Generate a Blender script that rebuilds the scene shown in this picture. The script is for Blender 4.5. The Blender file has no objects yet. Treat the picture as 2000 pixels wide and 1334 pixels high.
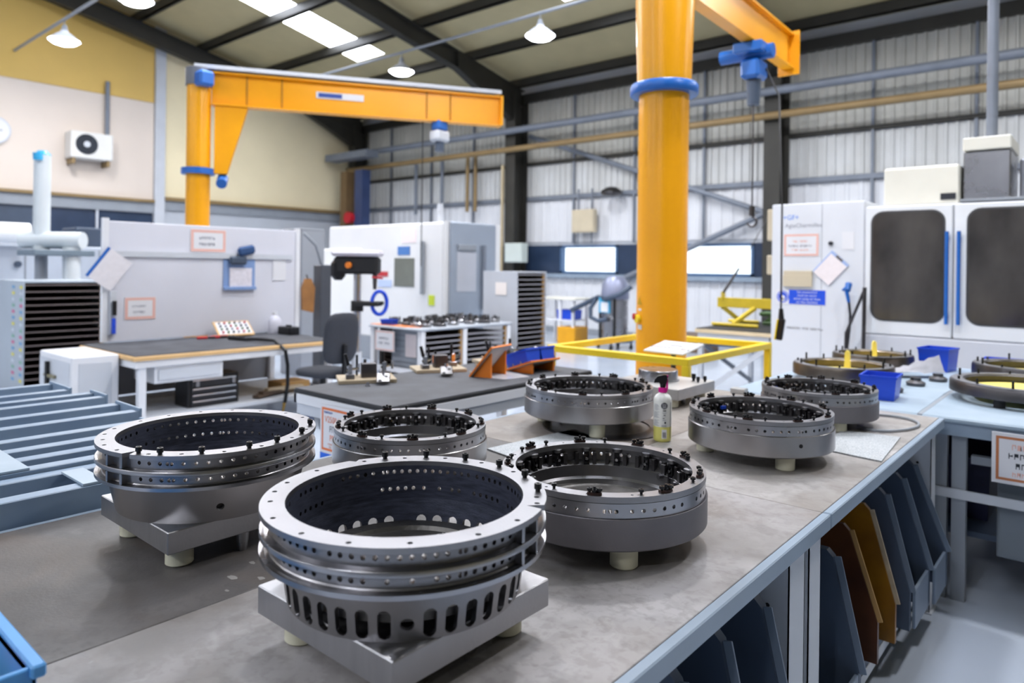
import bpy, bmesh, math, random
from mathutils import Matrix, Vector
R = math.radians; PI = math.pi; TAU = 2 * math.pi
cos, sin = math.cos, math.sin
SC = bpy.context.scene
COL = SC.collection
rnd = random.Random(7)

# ---------------------------------------------------------------- camera
cam_d = bpy.data.cameras.new('camera'); cam = bpy.data.objects.new('camera', cam_d); COL.objects.link(cam)
cam_d.sensor_width = 36.0; cam_d.lens = 36 * 1380 / 2000; cam_d.shift_y = -0.0725
cam_d.clip_start = 0.05; cam_d.clip_end = 200
cam.matrix_world = Matrix.Translation((0, 0, 1.6)) @ Matrix.Rotation(R(40.47), 4, 'Z') @ Matrix.Rotation(R(90), 4, 'X') @ Matrix.Rotation(R(0.72), 4, 'Z')
cam_d.dof.use_dof = True; cam_d.dof.focus_distance = 1.8; cam_d.dof.aperture_fstop = 2.7
SC.camera = cam

# ---------------------------------------------------------------- world, exposure
w = bpy.data.worlds.new('sky'); SC.world = w; w.use_nodes = True
bg = w.node_tree.nodes['Background']; bg.inputs[0].default_value = (0.86, 0.93, 1.0, 1); bg.inputs[1].default_value = 3.0
SC.view_settings.view_transform = 'Standard'; SC.view_settings.look = 'None'
SC.view_settings.gamma = 1.0; SC.view_settings.use_curve_mapping = False
SC.view_settings.exposure = -0.2
SC.cycles.max_bounces = 6; SC.cycles.diffuse_bounces = 3; SC.cycles.glossy_bounces = 4; SC.cycles.transparent_max_bounces = 6
SC.cycles.use_adaptive_sampling = True; SC.cycles.adaptive_threshold = 0.025
SC.cycles.caustics_reflective = False; SC.cycles.caustics_refractive = False
SKY_E, LAMP_E, BAY_W = 14.5, 30.0, 120.0      # roof-light panels, lamp lenses, high-bay lamps

# ---------------------------------------------------------------- materials
def lin(c):
    if isinstance(c, str):
        c = [int(c[i:i + 2], 16) / 255 for i in (0, 2, 4)]
    return tuple((x / 12.92 if x <= .04045 else ((x + .055) / 1.055) ** 2.4) for x in c)
MATS = {}
def M(name, col, rough=.5, metal=0., var=.12, scale=6., bump=0., bscale=None, stretch=None, col2=None, spec=.5, emit=None, estr=0., coat=0.):
    """Procedural principled material: noise-mottled colour, roughness and fine relief."""
    if name in MATS: return MATS[name]
    m = bpy.data.materials.new(name); m.use_nodes = True; MATS[name] = m
    nt = m.node_tree; N = nt.nodes; L = nt.links; b = N['Principled BSDF']
    c = lin(col)
    b.inputs['Metallic'].default_value = metal; b.inputs['Roughness'].default_value = rough
    b.inputs['Specular IOR Level'].default_value = spec
    if coat: b.inputs['Coat Weight'].default_value = coat
    if emit is not None:
        b.inputs['Emission Color'].default_value = (*lin(emit), 1); b.inputs['Emission Strength'].default_value = estr
    tc = N.new('ShaderNodeTexCoord'); mp = N.new('ShaderNodeMapping'); L.new(tc.outputs['Object'], mp.inputs[0])
    if stretch: mp.inputs['Scale'].default_value = stretch
    nz = N.new('ShaderNodeTexNoise'); nz.inputs['Scale'].default_value = scale; nz.inputs['Detail'].default_value = 5
    L.new(mp.outputs[0], nz.inputs['Vector'])
    if var or col2:
        mx = N.new('ShaderNodeMix'); mx.data_type = 'RGBA'
        c2 = lin(col2) if col2 else tuple(min(1, x * (1 + var)) for x in c)
        c1 = c if col2 else tuple(x * (1 - var) for x in c)
        mx.inputs['A'].default_value = (*c1, 1); mx.inputs['B'].default_value = (*c2, 1)
        rp = N.new('ShaderNodeMapRange'); rp.inputs['From Min'].default_value = .3; rp.inputs['From Max'].default_value = .7
        L.new(nz.outputs['Fac'], rp.inputs['Value']); L.new(rp.outputs[0], mx.inputs['Factor'])
        L.new(mx.outputs['Result'], b.inputs['Base Color'])
        rr = N.new('ShaderNodeMapRange'); rr.inputs['To Min'].default_value = max(.03, rough * .85); rr.inputs['To Max'].default_value = min(1, rough * 1.15)
        L.new(nz.outputs['Fac'], rr.inputs['Value']); L.new(rr.outputs[0], b.inputs['Roughness'])
    else:
        b.inputs['Base Color'].default_value = (*c, 1)
    if bump:
        n2 = N.new('ShaderNodeTexNoise'); n2.inputs['Scale'].default_value = bscale or scale * 8; n2.inputs['Detail'].default_value = 4
        L.new(mp.outputs[0], n2.inputs['Vector'])
        bp = N.new('ShaderNodeBump'); bp.inputs['Strength'].default_value = bump; bp.inputs['Distance'].default_value = .002
        L.new(n2.outputs['Fac'], bp.inputs['Height']); L.new(bp.outputs[0], b.inputs['Normal'])
    return m

def bench_mat(name, base, dark, light, seed):
    """Worn grey lino with stains, scuffs and pale spills."""
    m = bpy.data.materials.new(name); m.use_nodes = True; MATS[name] = m
    nt = m.node_tree; N = nt.nodes; L = nt.links; b = N['Principled BSDF']
    tc = N.new('ShaderNodeTexCoord'); mp = N.new('ShaderNodeMapping'); mp.inputs['Location'].default_value = (seed, seed * .7, 0)
    L.new(tc.outputs['Object'], mp.inputs[0])
    def noise(sc, det=6, dist=0.):
        n = N.new('ShaderNodeTexNoise'); n.inputs['Scale'].default_value = sc; n.inputs['Detail'].default_value = det
        n.inputs['Distortion'].default_value = dist; L.new(mp.outputs[0], n.inputs['Vector']); return n.outputs['Fac']
    def rng(s, a, c):
        r = N.new('ShaderNodeMapRange'); r.inputs['From Min'].default_value = a; r.inputs['From Max'].default_value = c
        L.new(s, r.inputs['Value']); return r.outputs[0]
    def mix(fac, a, c):
        x = N.new('ShaderNodeMix'); x.data_type = 'RGBA'
        L.new(fac, x.inputs['Factor'])
        for k, s in (('A', a), ('B', c)):
            if isinstance(s, tuple): x.inputs[k].default_value = (*s, 1)
            else: L.new(s, x.inputs[k])
        return x.outputs['Result']
    c = mix(rng(noise(3.2, 7, .6), .36, .66), lin(base), lin(dark))
    c = mix(rng(noise(1.3, 3, 1.2), .52, .72), c, lin(light))
    f = N.new('ShaderNodeMath'); f.operation = 'MULTIPLY'; f.inputs[1].default_value = .5
    L.new(rng(noise(45, 8, .3), .48, .62), f.inputs[0])
    c = mix(f.outputs[0], c, lin(dark))
    fw_ = N.new('ShaderNodeMath'); fw_.operation = 'MULTIPLY'; fw_.inputs[1].default_value = .4
    L.new(rng(noise(2.1, 5, 1.), .5, .68), fw_.inputs[0])
    c = mix(fw_.outputs[0], c, lin('6f6052'))
    fs = N.new('ShaderNodeMath'); fs.operation = 'MULTIPLY'; fs.inputs[1].default_value = .22
    L.new(rng(noise(12, 9, .4), .54, .64), fs.inputs[0])
    c = mix(fs.outputs[0], c, lin('57514c'))
    f2 = N.new('ShaderNodeMath'); f2.operation = 'MULTIPLY'; f2.inputs[1].default_value = .3
    L.new(rng(noise(6, 2, 2.5), .68, .74), f2.inputs[0])
    c = mix(f2.outputs[0], c, lin(light))
    L.new(c, b.inputs['Base Color'])
    rr = N.new('ShaderNodeMapRange'); rr.inputs['To Min'].default_value = .35; rr.inputs['To Max'].default_value = .62
    L.new(noise(6), rr.inputs['Value']); L.new(rr.outputs[0], b.inputs['Roughness'])
    bp = N.new('ShaderNodeBump'); bp.inputs['Strength'].default_value = .25; bp.inputs['Distance'].default_value = .0015
    L.new(noise(120, 4), bp.inputs['Height']); L.new(bp.outputs[0], b.inputs['Normal'])
    return m

def glass_mat(name, tint=(1, 1, 1), rough=.02, fac=.12):
    m = bpy.data.materials.new(name); m.use_nodes = True; MATS[name] = m
    nt = m.node_tree; N = nt.nodes; L = nt.links; N.remove(N['Principled BSDF'])
    t = N.new('ShaderNodeBsdfTransparent'); t.inputs[0].default_value = (*tint, 1)
    g = N.new('ShaderNodeBsdfGlossy'); g.inputs['Roughness'].default_value = rough
    x = N.new('ShaderNodeMixShader'); x.inputs[0].default_value = fac
    L.new(t.outputs[0], x.inputs[1]); L.new(g.outputs[0], x.inputs[2]); L.new(x.outputs[0], N['Material Output'].inputs[0])
    return m

STEEL = M('machined_steel', '828184', .30, 1., .2, 5, .15, 240)
STEELB = M('brushed_steel', 'a2a2a6', .28, 1., .08, 4)
STEELT = M('ground_steel_face', '959599', .40, 1., .08, 7, .2, 260)
STEELD = M('dark_steel', '5c5a5c', .38, 1., .18, 6, .3, 200)
INNER = M('bore_steel_painted_shade', '434757', .48, .5, .35, 30, .3, 160, (1, 1, 6))  # ring bores: dark reflections inside are put into the colour
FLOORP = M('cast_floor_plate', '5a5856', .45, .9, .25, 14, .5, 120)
DRUM = M('drum_steel', '9b999a', .30, 1., .1, 5)
DRUM2 = M('drum_grey_steel', '757276', .5, .55, .1, 9, .3, 300)
BRONZE = M('aged_ring_steel', '6e655d', .35, 1., .25, 7)
ALU = M('milled_aluminium', 'a6a6a9', .38, 1., .08, 6, .35, 70, (6, 1, 1))
ALUD = M('sawn_aluminium', 'b4b3b2', .45, .9, .1, 9, .5, 150)
BLACK = M('black_oxide', '17171a', .35, .3, .2, 30)
BROWNP = M('brown_oxide_plate', '35241f', .4, .5, .3, 40)
NYLON = M('ivory_nylon', 'd9d6bf', .5, 0, .06, 9)
WHITEP = M('white_powder_coat', 'dfe0e4', .42, 0, .03, 3)
LGREY = M('light_grey_paint', 'c4c8cf', .42, 0, .04, 3)
MGREY = M('mid_grey_paint', '8f959d', .45, 0, .06, 4)
BLUEG = M('blue_grey_steel_paint', '8f9fb0', .42, 0, .08, 4)
BLUEG2 = M('pale_blue_paint', 'a3b3c1', .45, 0, .08, 4, col2='92a4b4')
BLUEG3 = M('frame_blue_grey', '8497ab', .45, 0, .08, 4, col2='7287a0')
SLATE = M('slate_blue_paint', '3f4c5f', .45, 0, .12, 3)
ORANGE = M('crane_orange_paint', 'f0a40a', .32, 0, .05, 1.5, .1, 30)
ORANGE2 = M('orange_board', 'e07a1c', .45, 0, .06, 6)
YELLOW = M('safety_yellow_paint', 'f2d022', .38, 0, .05, 5)
YELLOW2 = M('pale_yellow_plastic', 'f0dc70', .4, 0, .05, 6)
BLUEP = M('blue_plastic', '1446c8', .35, 0, .06, 5)
BLUEC = M('crane_blue_paint', '1f62b4', .35, 0, .06, 5)
BLUES = M('sign_blue', '0f4bd0', .5, 0, 0)
WOOD = M('pale_wood', 'd9b27c', .55, 0, .15, 4, .2, 40, (1, .15, 6))
PLY = M('sawn_wood', 'b0a087', .6, 0, .15, 5, .2, 40, (1, .3, 6))
CARD = M('cardboard', 'b08a55', .75, 0, .1, 6)
RUBBER = M('black_rubber_mat', '3b3c41', .75, 0, .2, 5, .5, 160, col2='54565c')
MATEDGE = M('black_mat_edge', '1d1e22', .6, 0, .2, 9)
DARK = M('near_black', '0c0c10', .6, 0, .1, 9)
FABRIC = M('charcoal_fabric', '34373f', .9, 0, .12, 30, .4, 300)
PAPER = M('white_paper', 'dcdce0', .6, 0, 0)
INKO = M('orange_ink', 'd9713a', .6, 0, 0)
INKOL = M('faded_orange_ink', 'e0b0a4', .6, 0, 0)
INKK = M('dark_ink', '20242e', .6, 0, 0)
INKB = M('blue_ink', '2c4a9a', .6, 0, 0)
INKG = M('grey_ink', '8c8f9a', .6, 0, 0)
FELT = M('speckled_felt', '8f979e', .95, 0, .25, 260, .9, 300, col2='d2d4d6')
MAGENTA = M('magenta_plastic', 'e0249c', .35, 0, .05, 8)
BOTTLE = M('frosted_bottle', 'dfe0dc', .35, 0, .03, 6)
LIQUID = M('yellow_liquid', 'dcd678', .3, 0, .04, 6)
DARKST = M('structural_dark_paint', '34332f', .5, .2, .15, 3)
STRUCT = M('structural_grey_paint', '787f8b', .5, .2, .1, 3)
TANPIPE = M('tan_steel', '8d7650', .5, .2, .12, 3)
CHROME = M('polished_steel', 'c8c8cc', .12, 1., .03, 5)
RED = M('red_plastic', 'b8202a', .35, 0, .05, 5)
GREEN = M('green_paint', '4f7040', .5, 0, .15, 5)
WARMBOX = M('beige_enclosure', 'c7bba2', .5, 0, .05, 4)
CREAMM = M('cream_machine_paint', 'e4e2d6', .45, 0, .04, 3)
TRAYE = M('tray_edge_grey', '8c8a90', .45, .1, .08, 5)
BROWNW = M('dark_tray_interior', '3a2a24', .6, 0, .25, 4)

# ---------------------------------------------------------------- mesh builder
class G:
    def __init__(s): s.v = []; s.f = []; s.mi = []
    def add(s, vs, fs, mi=0):
        k = len(s.v); s.v += [tuple(p) for p in vs]
        s.f += [tuple(i + k for i in f) for f in fs]; s.mi += [mi] * len(fs); return s
    def box(s, x0, x1, y0, y1, z0, z1, bev=0., mi=0):
        return s.obox(((x0 + x1) / 2, (y0 + y1) / 2, (z0 + z1) / 2), (abs(x1 - x0), abs(y1 - y0), abs(z1 - z0)), None, bev, mi)
    def obox(s, c, size, rot=None, bev=0., mi=0):
        hx, hy, hz = (d / 2 for d in size); b = min(bev, hx * .9, hy * .9, hz * .9)
        c = Vector(c)
        def T(p):
            p = Vector(p); return c + (rot @ p if rot is not None else p)
        if b <= 0:
            vs = [T((x, y, z)) for z in (-hz, hz) for y in (-hy, hy) for x in (-hx, hx)]
            return s.add(vs, [(0, 2, 3, 1), (4, 5, 7, 6), (0, 1, 5, 4), (2, 6, 7, 3), (0, 4, 6, 2), (1, 3, 7, 5)], mi)
        vs = []; ix = {}
        for sx in (-1, 1):
            for sy in (-1, 1):
                for sz in (-1, 1):
                    for ax in range(3):
                        h = [hx, hy, hz]; q = [sx * (hx - b), sy * (hy - b), sz * (hz - b)]; q[ax] = (sx, sy, sz)[ax] * h[ax]
                        ix[sx, sy, sz, ax] = len(vs); vs.append(T(q))
        fs = []
        S = (-1, 1)
        for ax in range(3):
            o = [a for a in range(3) if a != ax]
            for sg in S:
                q = []
                for (a, c2) in ((-1, -1), (1, -1), (1, 1), (-1, 1)):
                    k = [0, 0, 0]; k[ax] = sg; k[o[0]] = a; k[o[1]] = c2; q.append(ix[(*k, ax)])
                fs.append(tuple(q))
        for ax in range(3):                                           # edges along ax
            o = [a for a in range(3) if a != ax]
            for a in S:
                for c2 in S:
                    k = [0, 0, 0]; k[o[0]] = a; k[o[1]] = c2
                    k0 = list(k); k0[ax] = -1; k1 = list(k); k1[ax] = 1
                    fs.append((ix[(*k0, o[0])], ix[(*k1, o[0])], ix[(*k1, o[1])], ix[(*k0, o[1])]))
        for sx in S:
            for sy in S:
                for sz in S: fs.append((ix[sx, sy, sz, 0], ix[sx, sy, sz, 1], ix[sx, sy, sz, 2]))
        return s.add(vs, fs, mi)
    def bar(s, p0, p1, a, b, bev=0., mi=0, up=(0, 0, 1)):
        """box beam from p0 to p1, a wide (sideways) and b tall"""
        p0 = Vector(p0); p1 = Vector(p1); d = p1 - p0; L = d.length; d.normalize(); u = Vector(up)
        if abs(d.dot(u)) > .99: u = Vector((1, 0, 0))
        x = u.cross(d).normalized(); y = d.cross(x).normalized()
        rot = Matrix((x, y, d)).transposed()
        return s.obox((p0 + p1) / 2, (a, b, L), rot, bev, mi)
    def cyl(s, p0, p1, r0, r1=None, n=16, mi=0, caps=True):
        r1 = r0 if r1 is None else r1
        p0 = Vector(p0); p1 = Vector(p1); d = (p1 - p0).normalized()
        u = Vector((0, 0, 1)) if abs(d.z) < .9 else Vector((1, 0, 0))
        x = u.cross(d).normalized(); y = d.cross(x)
        vs = [p + (x * cos(TAU * i / n) + y * sin(TAU * i / n)) * r for p, r in ((p0, r0), (p1, r1)) for i in range(n)]
        fs = [(i, (i + 1) % n, n + (i + 1) % n, n + i) for i in range(n)]
        if caps: fs += [tuple(range(n - 1, -1, -1)), tuple(range(n, 2 * n))]
        return s.add(vs, fs, mi)
    def lathe(s, prof, n=64, c=(0, 0, 0), mi=0, closed=False, a0=0., a1=TAU):
        """revolve [(r, z) or (r, z, mi)] about z through c"""
        full = abs(a1 - a0 - TAU) < 1e-6; m = n if full else n + 1
        k = len(s.v); P = len(prof)
        for i in range(m):
            a = a0 + (a1 - a0) * i / n
            for q in prof: s.v.append((c[0] + q[0] * cos(a), c[1] + q[0] * sin(a), c[2] + q[1]))
        for i in range(n):
            j = (i + 1) % m
            for p in range(P if closed else P - 1):
                p2 = (p + 1) % P
                if prof[p][0] < 1e-7 and prof[p2][0] < 1e-7: continue
                s.f.append((k + i * P + p, k + j * P + p, k + j * P + p2, k + i * P + p2))
                s.mi.append(prof[p][2] if len(prof[p]) > 2 else mi)
        if not full and closed:
            s.f.append(tuple(k + p for p in range(P))); s.f.append(tuple(k + n * P + p for p in reversed(range(P)))); s.mi += [mi, mi]
        return s
    def prism(s, poly, ax, h0, h1, mi=0):
        """polygon of (u, v) extruded along axis ax from h0 to h1; u, v are the two other axes in order"""
        o = [a for a in range(3) if a != ax]; n = len(poly); vs = []
        for h in (h0, h1):
            for u, v in poly:
                p = [0, 0, 0]; p[ax] = h; p[o[0]] = u; p[o[1]] = v; vs.append(p)
        fs = [(i, (i + 1) % n, n + (i + 1) % n, n + i) for i in range(n)] + [tuple(reversed(range(n))), tuple(range(n, 2 * n))]
        return s.add(vs, fs, mi)
    def tube(s, pts, r, n=8, mi=0):
        pts = [Vector(p) for p in pts]; k = len(s.v); m = len(pts)
        x = None
        for i, p in enumerate(pts):
            d = (pts[min(i + 1, m - 1)] - pts[max(i - 1, 0)]).normalized()
            if x is None:
                u = Vector((0, 0, 1)) if abs(d.z) < .9 else Vector((1, 0, 0)); x = u.cross(d).normalized()
            x = (x - d * x.dot(d)).normalized(); y = d.cross(x)
            for j in range(n): s.v.append(tuple(p + (x * cos(TAU * j / n) + y * sin(TAU * j / n)) * r))
        for i in range(m - 1):
            for j in range(n):
                s.f.append((k + i * n + j, k + i * n + (j + 1) % n, k + (i + 1) * n + (j + 1) % n, k + (i + 1) * n + j)); s.mi.append(mi)
        s.f += [tuple(k + j for j in reversed(range(n))), tuple(k + (m - 1) * n + j for j in range(n))]; s.mi += [mi, mi]
        return s
    def band(s, P0, P1, holes, v0, v1, n=96, mi0=0, mi1=0, mih=0, ends=True, flip=False):
        """Ring-shaped shell between surfaces P0(t, v) and P1(t, v) with real through-holes.
        holes: (t, v, half_t, half_v) in radians / v units; a hole taller than wide becomes a slot."""
        if flip: P0, P1 = P1, P0
        holes = sorted((h[0] % TAU, *h[1:]) for h in holes)
        def quad(ts, pts0, pts1, mi): pass
        cells = []
        for (t, v, ht, hv) in holes: cells.append((t - ht * 1.22, t + ht * 1.22, (t, v, ht, hv)))
        plain = []
        if cells:
            for i, c in enumerate(cells):
                nx = cells[(i + 1) % len(cells)][0] + (TAU if i == len(cells) - 1 else 0)
                if nx - c[1] > 1e-6: plain.append((c[1], nx))
        else: plain.append((0, TAU))
        def strip(a, b, e0, e1):
            k = len(s.v); s.v.extend([tuple(P0(a, v0)), tuple(P0(b, v0)), tuple(P0(b, v1)), tuple(P0(a, v1)), tuple(P1(a, v0)), tuple(P1(b, v0)), tuple(P1(b, v1)), tuple(P1(a, v1))])
            s.f += [(k, k + 1, k + 2, k + 3), (k + 7, k + 6, k + 5, k + 4)]; s.mi += [mi0, mi1]
            if ends: s.f += [(k + 4, k + 5, k + 1, k), (k + 3, k + 2, k + 6, k + 7)]; s.mi += [mi0, mi0]
        for a, b in plain:
            q = max(1, math.ceil((b - a) / (TAU / n)))
            for i in range(q): strip(a + (b - a) * i / q, a + (b - a) * (i + 1) / q, 0, 0)
        for a, b, (t, v, ht, hv) in cells:
            rect = []
            for (p, q) in (((b, v1), (a, v1)), ((a, v1), (a, v0)), ((a, v0), (b, v0)), ((b, v0), (b, v1))):
                for j in range(3): rect.append((p[0] + (q[0] - p[0]) * j / 3, p[1] + (q[1] - p[1]) * j / 3))
            rr = (Vector(P0(t + ht, v)) - Vector(P0(t, v))).length; vv = (Vector(P0(t, v + hv)) - Vector(P0(t, v))).length
            hr = hv * min(1, rr / vv) if vv > 1e-9 else hv
            hole = []
            for j in range(12):
                ph = PI / 4 + PI / 6 * j; sn = sin(ph)
                hole.append((t + ht * cos(ph), v + hr * sn + (hv - hr) * (1 if sn > 0 else -1)))
            k = len(s.v)
            for P in (P0, P1):
                for q in rect: s.v.append(tuple(P(*q)))
                for q in hole: s.v.append(tuple(P(*q)))
            for j in range(12):
                j2 = (j + 1) % 12
                s.f += [(k + j, k + j2, k + 12 + j2, k + 12 + j), (k + 24 + j2, k + 24 + j, k + 36 + j, k + 36 + j2), (k + 12 + j, k + 12 + j2, k + 36 + j2, k + 36 + j)]
                s.mi += [mi0, mi1, mih]
            if ends:
                for j in (0, 1, 2, 6, 7, 8): s.f.append((k + j, k + j + 1, k + 24 + j + 1, k + 24 + j)); s.mi.append(mi0)
        return s
    def mesh(s, name, mats, smooth=35, weld=True, recalc=True):
        me = bpy.data.meshes.new(name); me.from_pydata(s.v, [], s.f)
        for m in (mats if isinstance(mats, (list, tuple)) else [mats]): me.materials.append(m)
        if any(s.mi): me.polygons.foreach_set('material_index', s.mi)
        if weld or recalc:
            bm = bmesh.new(); bm.from_mesh(me)
            if weld: bmesh.ops.remove_doubles(bm, verts=bm.verts, dist=1e-5)
            if recalc: bmesh.ops.recalc_face_normals(bm, faces=bm.faces)
            bm.to_mesh(me); bm.free()
        if smooth:
            me.polygons.foreach_set('use_smooth', [True] * len(me.polygons)); me.set_sharp_from_angle(angle=R(smooth))
        me.update(); return me
    def obj(s, name, mats, parent=None, loc=None, **kw):
        """link as ONE object; in a world-space thing, vertices are given in world space"""
        if parent is not None and parent.get('_w'):
            o = parent.location
            if parent.parent is not None and parent.parent.get('_w'): pass
            s.v = [(x - o.x, y - o.y, z - o.z) for x, y, z in s.v]
        elif parent is not None and parent.name in WPART:
            o = WPART[parent.name]; s.v = [(x - o[0], y - o[1], z - o[2]) for x, y, z in s.v]
        elif parent is None and loc is not None:
            s.v = [(x - loc[0], y - loc[1], z - loc[2]) for x, y, z in s.v]
        ob = link(name, s.mesh(name, mats, **kw), parent)
        if parent is not None and parent.get('_w'): WPART[ob.name] = tuple(parent.location)
        if parent is None and loc is not None: ob.location = loc; WPART[ob.name] = tuple(loc)
        return ob
WPART = {}
def link(name, data, parent=None, loc=None, rot=None):
    o = bpy.data.objects.new(name, data); COL.objects.link(o)
    if parent is not None: o.parent = parent
    if loc is not None: o.location = loc
    if rot is not None: o.rotation_euler = rot
    return o
def tag(o, label, cat, group=None):
    o['label'] = label; o['category'] = cat
    if group: o['group'] = group
    return o
def struct(o, label=None):
    o['kind'] = 'structure'
    if label: o['label'] = label
    return o
def thing(name, label, cat, loc=(0, 0, 0), rotz=0., group=None, world=False):
    o = link(name, None, None, loc, (0, 0, rotz)); o.empty_display_size = .05
    tag(o, label, cat, group)
    if world: o['_w'] = 1
    return o
def room(name, loc=(0, 0, 0)):
    o = link(name, None, None, loc); o.empty_display_size = .05; o['kind'] = 'structure'; o['_w'] = 1; return o
def dup(root, loc, rotz=0., label=None):
    r = root.copy(); COL.objects.link(r); r.location = loc; r.rotation_euler = (0, 0, rotz)
    if label: r['label'] = label
    for ch in list(root.children):
        c = ch.copy(); COL.objects.link(c); c.parent = r
        for g in list(ch.children):
            d = g.copy(); COL.objects.link(d); d.parent = c
    return r
def text(body, size, loc, rot, mat, parent, name='lettering', align='CENTER', w=None, ext=.0004):
    cu = bpy.data.curves.new(name, 'FONT'); cu.body = body; cu.size = size; cu.align_x = align; cu.align_y = 'CENTER'
    cu.extrude = ext; cu.resolution_u = 2; cu.materials.append(mat)
    tmp = bpy.data.objects.new(name, cu); COL.objects.link(tmp); bpy.context.view_layer.update()
    me = bpy.data.meshes.new_from_object(tmp.evaluated_get(bpy.context.evaluated_depsgraph_get())); me.name = name
    bpy.data.objects.remove(tmp); bpy.data.curves.remove(cu)
    if not me.materials: me.materials.append(mat)
    o = link(name, me, parent)
    off = Vector((0, 0, 0))
    if parent is not None and parent.get('_w'): off = Vector(parent.location)
    elif parent is not None and parent.name in WPART: off = Vector(WPART[parent.name])
    o.location = Vector(loc) - off; o.rotation_euler = rot
    if w: o.scale = (w, 1, 1)
    return o
FACE_MY = (R(90), 0, 0)            # reads for someone looking along +y
FACE_PX = (R(90), 0, R(90))        # reads for someone looking along -x
# ================================================================ hall shell
XL, XR, YB, YF = -18.6, 15.0, 14.2, -14.2
def zr(y): return 6.3 + .2 * (14.2 - abs(y))
FRAMES = [-18.25, -11.7, -5.05, 1.6, 8.25, 14.7]
M_FLOOR = M('epoxy_floor', 'b0bac9', .17, 0, .06, 1.2, .1, 30, col2='bac3d0')
M_ROOF = M('roof_lining', 'b8ac86', .65, 0, .06, 2)
M_TAN = M('tan_wall_panel', 'dcb763', .6, 0, .04, 1)
M_CREAM = M('cream_wall_panel', 'f0e2bd', .6, 0, .04, 1)
M_OFFW = M('off_white_wall_panel', 'ddd0c4', .6, 0, .03, 1)
M_WALLG = M('pale_grey_wall', 'b9bec6', .6, 0, .05, 1)
M_LINER = M('white_liner_sheet', 'd9dbe0', .5, 0, .04, 2)
M_CLAD = M('translucent_grey_cladding', 'c9c8c1', .55, 0, .12, 1.2, col2='b2b2ab')
M_SKYL = M('roof_light_panel', 'ffffff', .6, 0, 0, emit='ecf2ff', estr=SKY_E)
M_TINT = M('tinted_window_panel', '2b3a52', .25, 0, .1, 3)
GLASS = glass_mat('window_glass', (.97, .99, 1.))

g = G().box(XL - .2, XR + .2, YF - .2, YB + .2, -.12, 0)
struct(g.obj('floor', M_FLOOR, loc=(0, 0, 0)))

# ---- roof: sheets, roof lights, purlins, rafters
roof = room('ceiling', (0, 0, 6.3))
SKY = [(-15.0, -13.9), (-8.35, -7.25), (-1.7, -.6)]
def slab(x0, x1, y0, y1, t=.06, up=0.):
    zz = [zr(y0) + up, zr(y1) + up]
    vs = [(x, y, z + k) for k in (0, t) for (y, z) in ((y0, zz[0]), (y1, zz[1])) for x in (x0, x1)]
    return vs, [(0, 1, 3, 2), (4, 6, 7, 5), (0, 4, 5, 1), (2, 3, 7, 6), (0, 2, 6, 4), (1, 5, 7, 3)]
for sgn in (1, -1):
    xs = [XL - .1] + [x for s_ in SKY for x in s_] + [XR + .1]
    for i in range(0, len(xs), 2):
        G().add(*slab(xs[i], xs[i + 1], 0, sgn * 14.4)).obj('roof_sheet', M_ROOF, roof)
    for (a, b) in SKY:
        G().add(*slab(a, b, sgn * 11.3, sgn * 14.4)).obj('roof_sheet', M_ROOF, roof)
        G().add(*slab(a, b, 0, sgn * 2.0)).obj('roof_sheet', M_ROOF, roof)
        ys = [2.0, 3.85, 5.5, 7.15, 8.8, 10.45, 11.3]
        for k in range(len(ys) - 1):
            G().add(*slab(a, b, sgn * ys[k], sgn * ys[k + 1], .03, .01)).obj('roof_light', M_SKYL, roof)
    for k in range(9):
        y = sgn * (13.75 - 1.65 * k)
        if abs(y) < .3: continue
        z = zr(y) - .012
        G().box(XL, XR, y - .035, y + .035, z - .2, z - .005).box(XL, XR, y - .035, y + .09, z - .2, z - .19).obj('purlin', DARKST, roof)
    for fx in FRAMES:
        g = G()
        def beam(y0, y1, d0, d1, w_):
            g.add([(fx + sx, y, zr(y) - .21 - d) for sx in (-w_, w_) for (y, dd) in ((y0, d0), (y1, d1)) for d in (0, dd)],
                  [(0, 1, 3, 2), (4, 6, 7, 5), (0, 4, 5, 1), (2, 3, 7, 6), (0, 2, 6, 4), (1, 5, 7, 3)])
        y0, y1 = 0, sgn * 14.0
        beam(y0, y1, .42, .42, .012)
        for d in (0, .40):
            g.add([(fx + sx, y, zr(y) - .21 - d - dd) for sx in (-.11, .11) for y in (y0, y1) for dd in (0, .02)], [(0, 1, 3, 2), (4, 6, 7, 5), (0, 4, 5, 1), (2, 3, 7, 6), (0, 2, 6, 4), (1, 5, 7, 3)])
        beam(sgn * 11.6, sgn * 13.85, .42, .95, .10)
        g.obj('rafter', DARKST, roof)

# ---- window wall (far side), with columns, girts, cladding sheets
wb = room('wall_back', (0, YB, 0))
G().box(XL, XR, YB + .02, YB + .1, 0, 1.46).box(XL, XR, YB + .02, YB + .1, 2.16, 6.3).obj('backing', M_WALLG, wb)
def corrug(w_, z0, z1, n, dep, name, mat):
    """one trapezoid-ribbed sheet w_ wide"""
    prof = []
    for i in range(n):
        u = w_ / n; x = i * u
        prof += [(x, 0), (x + u * .62, 0), (x + u * .7, -dep), (x + u * .92, -dep)]
    prof.append((w_, 0))
    vs = [(x, y, z) for z in (z0, z1) for (x, y) in prof]; k = len(prof)
    gg = G().add(vs, [(i, i + 1, k + i + 1, k + i) for i in range(k - 1)])
    return gg.mesh(name, mat, smooth=0, recalc=False)
me_lo = corrug(1.0, .12, 1.36, 4, .02, 'lower_liner_sheet', M_LINER)
me_mid = corrug(1.0, 2.24, 3.3, 4, .02, 'middle_liner_sheet', M_LINER)
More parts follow.
